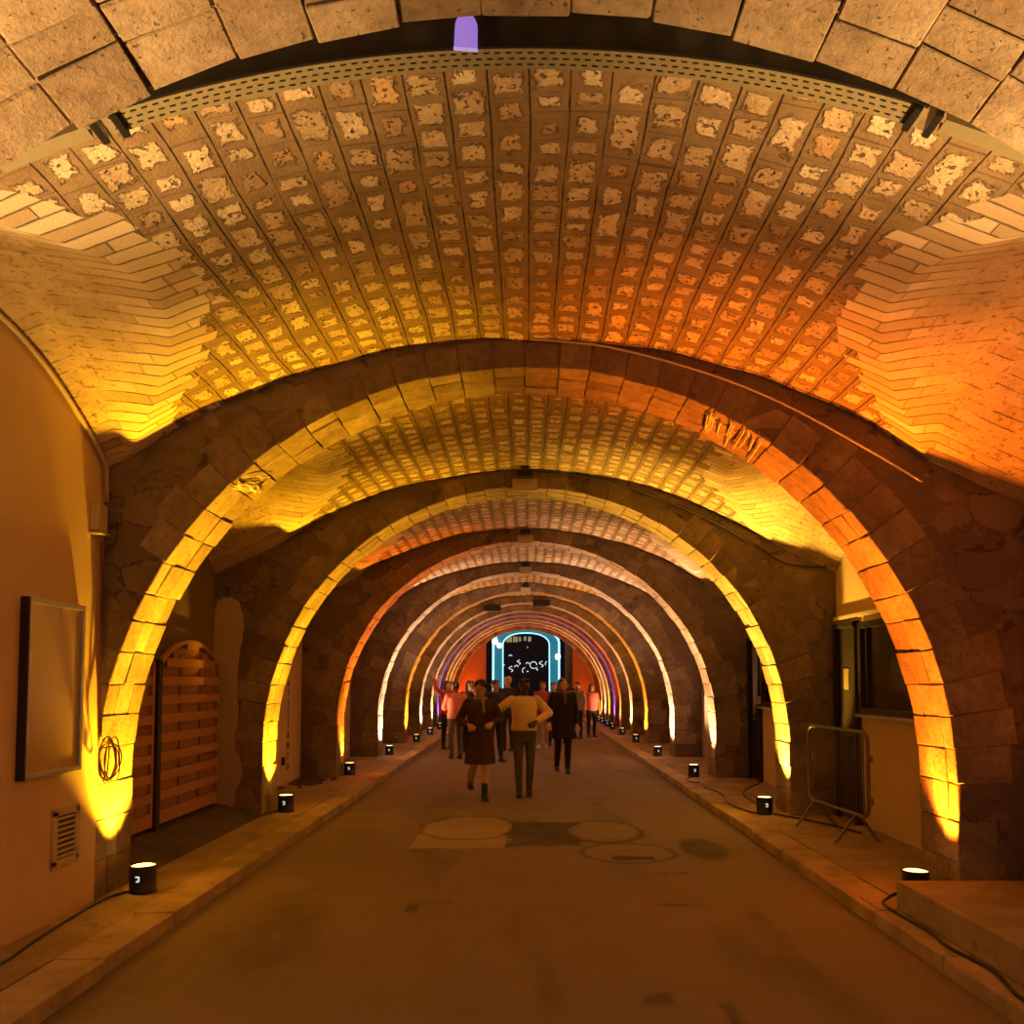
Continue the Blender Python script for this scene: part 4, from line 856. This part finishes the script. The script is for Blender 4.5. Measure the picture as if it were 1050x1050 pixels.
t = empty('phone', (0.02, 12.07, 1.13), 0, 'pale slim phone held by the person in the cream sweater', 'phone'); rt = Matrix.Rotation(-0.75, 3, 'Y') @ Matrix.Rotation(0.5, 3, 'X')
new_box('case', (-0.03, 0, 0.03), (0.15, 0.012, 0.07), cloth((0.75, 0.62, 0.5), 'phone'), t, 0.004, Matrix.Rotation(0.6, 3, 'Y')); new_box('screen', (-0.03, 0.008, 0.03), (0.135, 0.004, 0.06), M['black'], t, 0.0, Matrix.Rotation(0.6, 3, 'Y'))
person(-0.66, 11.92, 0.22, 1.68, 'person in a dark red plaid dress and black boots walking beside the cream sweater', SK1, (0.015, 0.011, 0.010), dict(c=(0.045, 0.016, 0.014), hem=0.52, flare=0.045, puff=0.012, name='dress'), dict(c=(0.50, 0.34, 0.19), r=-0.006), dict(c=BLK, boot=True),
       dict(elbA=(-0.30, 0.02, 1.15), wriA=(-0.20, -0.22, 1.08), elbB=(0.30, -0.02, 1.16), wriB=(0.14, -0.20, 1.10), kneA=(-0.10, 0.0, 0.50), ankA=(-0.10, 0.24, 0.22), kneB=(0.07, -0.05, 0.49), ankB=(0.06, -0.06, 0.085)), 0.009, None, 'curly', turn=-0.4, collar=(0.30, 0.24, 0.20), eyes=True)
person(0.68, 15.4, 0.05, 1.74, 'person in a long black coat with auburn hair walking, right of the cream sweater', SK3, (0.14, 0.055, 0.03), dict(c=BLK, hem=0.62, flare=0.02, puff=0.016, name='coat'), dict(c=BLK), dict(c=BLK),
       dict(elbA=(-0.25, 0.06, 1.13), wriA=(-0.25, -0.10, 0.90), kneA=(-0.09, 0.02, 0.49), ankA=(-0.10, 0.12, 0.12), kneB=(0.085, -0.07, 0.49), ankB=(0.075, -0.08, 0.085)), 0.010, None, 'long', turn=0.35, collar=(0.20, 0.08, 0.06), eyes=True)
person(-1.54, 18.2, PI+0.35, 1.66, 'person seen from behind in a salmon pink hoodie and grey-brown trousers', SK1, (0.02, 0.013, 0.010), dict(c=(0.88, 0.27, 0.17), puff=0.022, hem=0.90, name='hoodie'), dict(c=(0.14, 0.10, 0.075)), dict(c=DK),
       dict(elbA=(-0.25, -0.02, 1.14), wriA=(-0.24, -0.05, 0.92), elbB=(0.24, -0.08, 1.14), wriB=(0.16, -0.24, 1.24)), 0.012, None, 'bun')
person(-1.27, 18.75, 0.2, 1.70, 'person in black holding a hand to the chin beside the pink hoodie', SK3, (0.015, 0.011, 0.010), dict(c=(0.05, 0.035, 0.032), puff=0.01), dict(c=BLK), dict(c=(0.30, 0.25, 0.22)),
       dict(elbB=(0.24, -0.10, 1.15), wriB=(0.11, -0.16, 1.40), elbA=(-0.25, 0.0, 1.14), wriA=(-0.16, -0.20, 1.05)), 0.012, None, 'long', turn=0.3)
person(-0.66, 17.6, 0.5, 1.71, 'person in dark clothes turned sideways behind the plaid dress', SK3, (0.02, 0.014, 0.012), dict(c=DK, puff=0.015), dict(c=BLK), dict(c=DK), dict(wriB=(0.17, -0.2, 1.15), ankA=(-0.10, 0.12, 0.10), ankB=(0.1, -0.1, 0.085)), 0.012, None, 'short', turn=0.5)
person(-0.45, 20.3, -0.4, 1.80, 'tall person with fair hair looking down behind the cream sweater', SK3, (0.55, 0.38, 0.20), dict(c=DK), dict(c=DK), dict(c=BLK), None, 0.014, None, 'short', turn=-0.5)
person(0.42, 21.1, 0.1, 1.68, 'person in a red patterned top with pale trousers and white shoes', SK3, (0.03, 0.02, 0.015), dict(c=(0.42, 0.08, 0.07), puff=0.01), dict(c=(0.34, 0.28, 0.18)), dict(c=(0.75, 0.68, 0.60)), dict(wriA=(-0.15, -0.2, 1.15)), 0.014, None, 'long', turn=0.2, collar=(0.5, 0.1, 0.1))
person(0.72, 21.9, -0.1, 1.66, 'person in a dark jacket just behind the black coat', SK3, (0.02, 0.015, 0.012), dict(c=BLK, puff=0.02, name='jacket'), dict(c=BLK), dict(c=DK), None, 0.014, None, 'short')
person(-1.98, 20.9, 0.6, 1.70, 'person in a red top raising one arm near the left kerb', SK3, (0.05, 0.025, 0.02), dict(c=(0.50, 0.05, 0.05), puff=0.01), dict(c=BLK), dict(c=BLK), dict(elbA=(-0.36, -0.05, 1.52), wriA=(-0.42, -0.08, 1.78), wriB=(0.2, -0.18, 1.05)), 0.014, None, 'long')
person(1.52, 24.6, -0.5, 1.66, 'person with a pale sleeve among the dark group on the right', SK3, (0.02, 0.015, 0.01), dict(c=(0.30, 0.25, 0.22), puff=0.01), dict(c=BLK), dict(c=BLK), dict(elbA=(-0.28, -0.05, 1.18), wriA=(-0.12, -0.22, 1.30)), 0.016, None, 'short')
person(1.98, 25.2, 0.3, 1.60, 'person in a pink top at the right kerb far down the tunnel', SK3, (0.02, 0.015, 0.01), dict(c=(0.70, 0.16, 0.13), puff=0.01), dict(c=BLK), dict(c=BLK), None, 0.016, None, 'long')
person(1.25, 25.6, PI, 1.72, 'person in black seen from behind among the group on the right', SK3, (0.012, 0.01, 0.01), dict(c=BLK, puff=0.02, name='jacket'), dict(c=BLK), dict(c=BLK), None, 0.016, None, 'short')
person(0.95, 22.8, PI-0.3, 1.74, 'person in dark clothing looking away towards the exit', SK1, (0.012, 0.01, 0.01), dict(c=DK, puff=0.02, name='jacket'), dict(c=BLK), dict(c=BLK), None, 0.016, None, 'short')
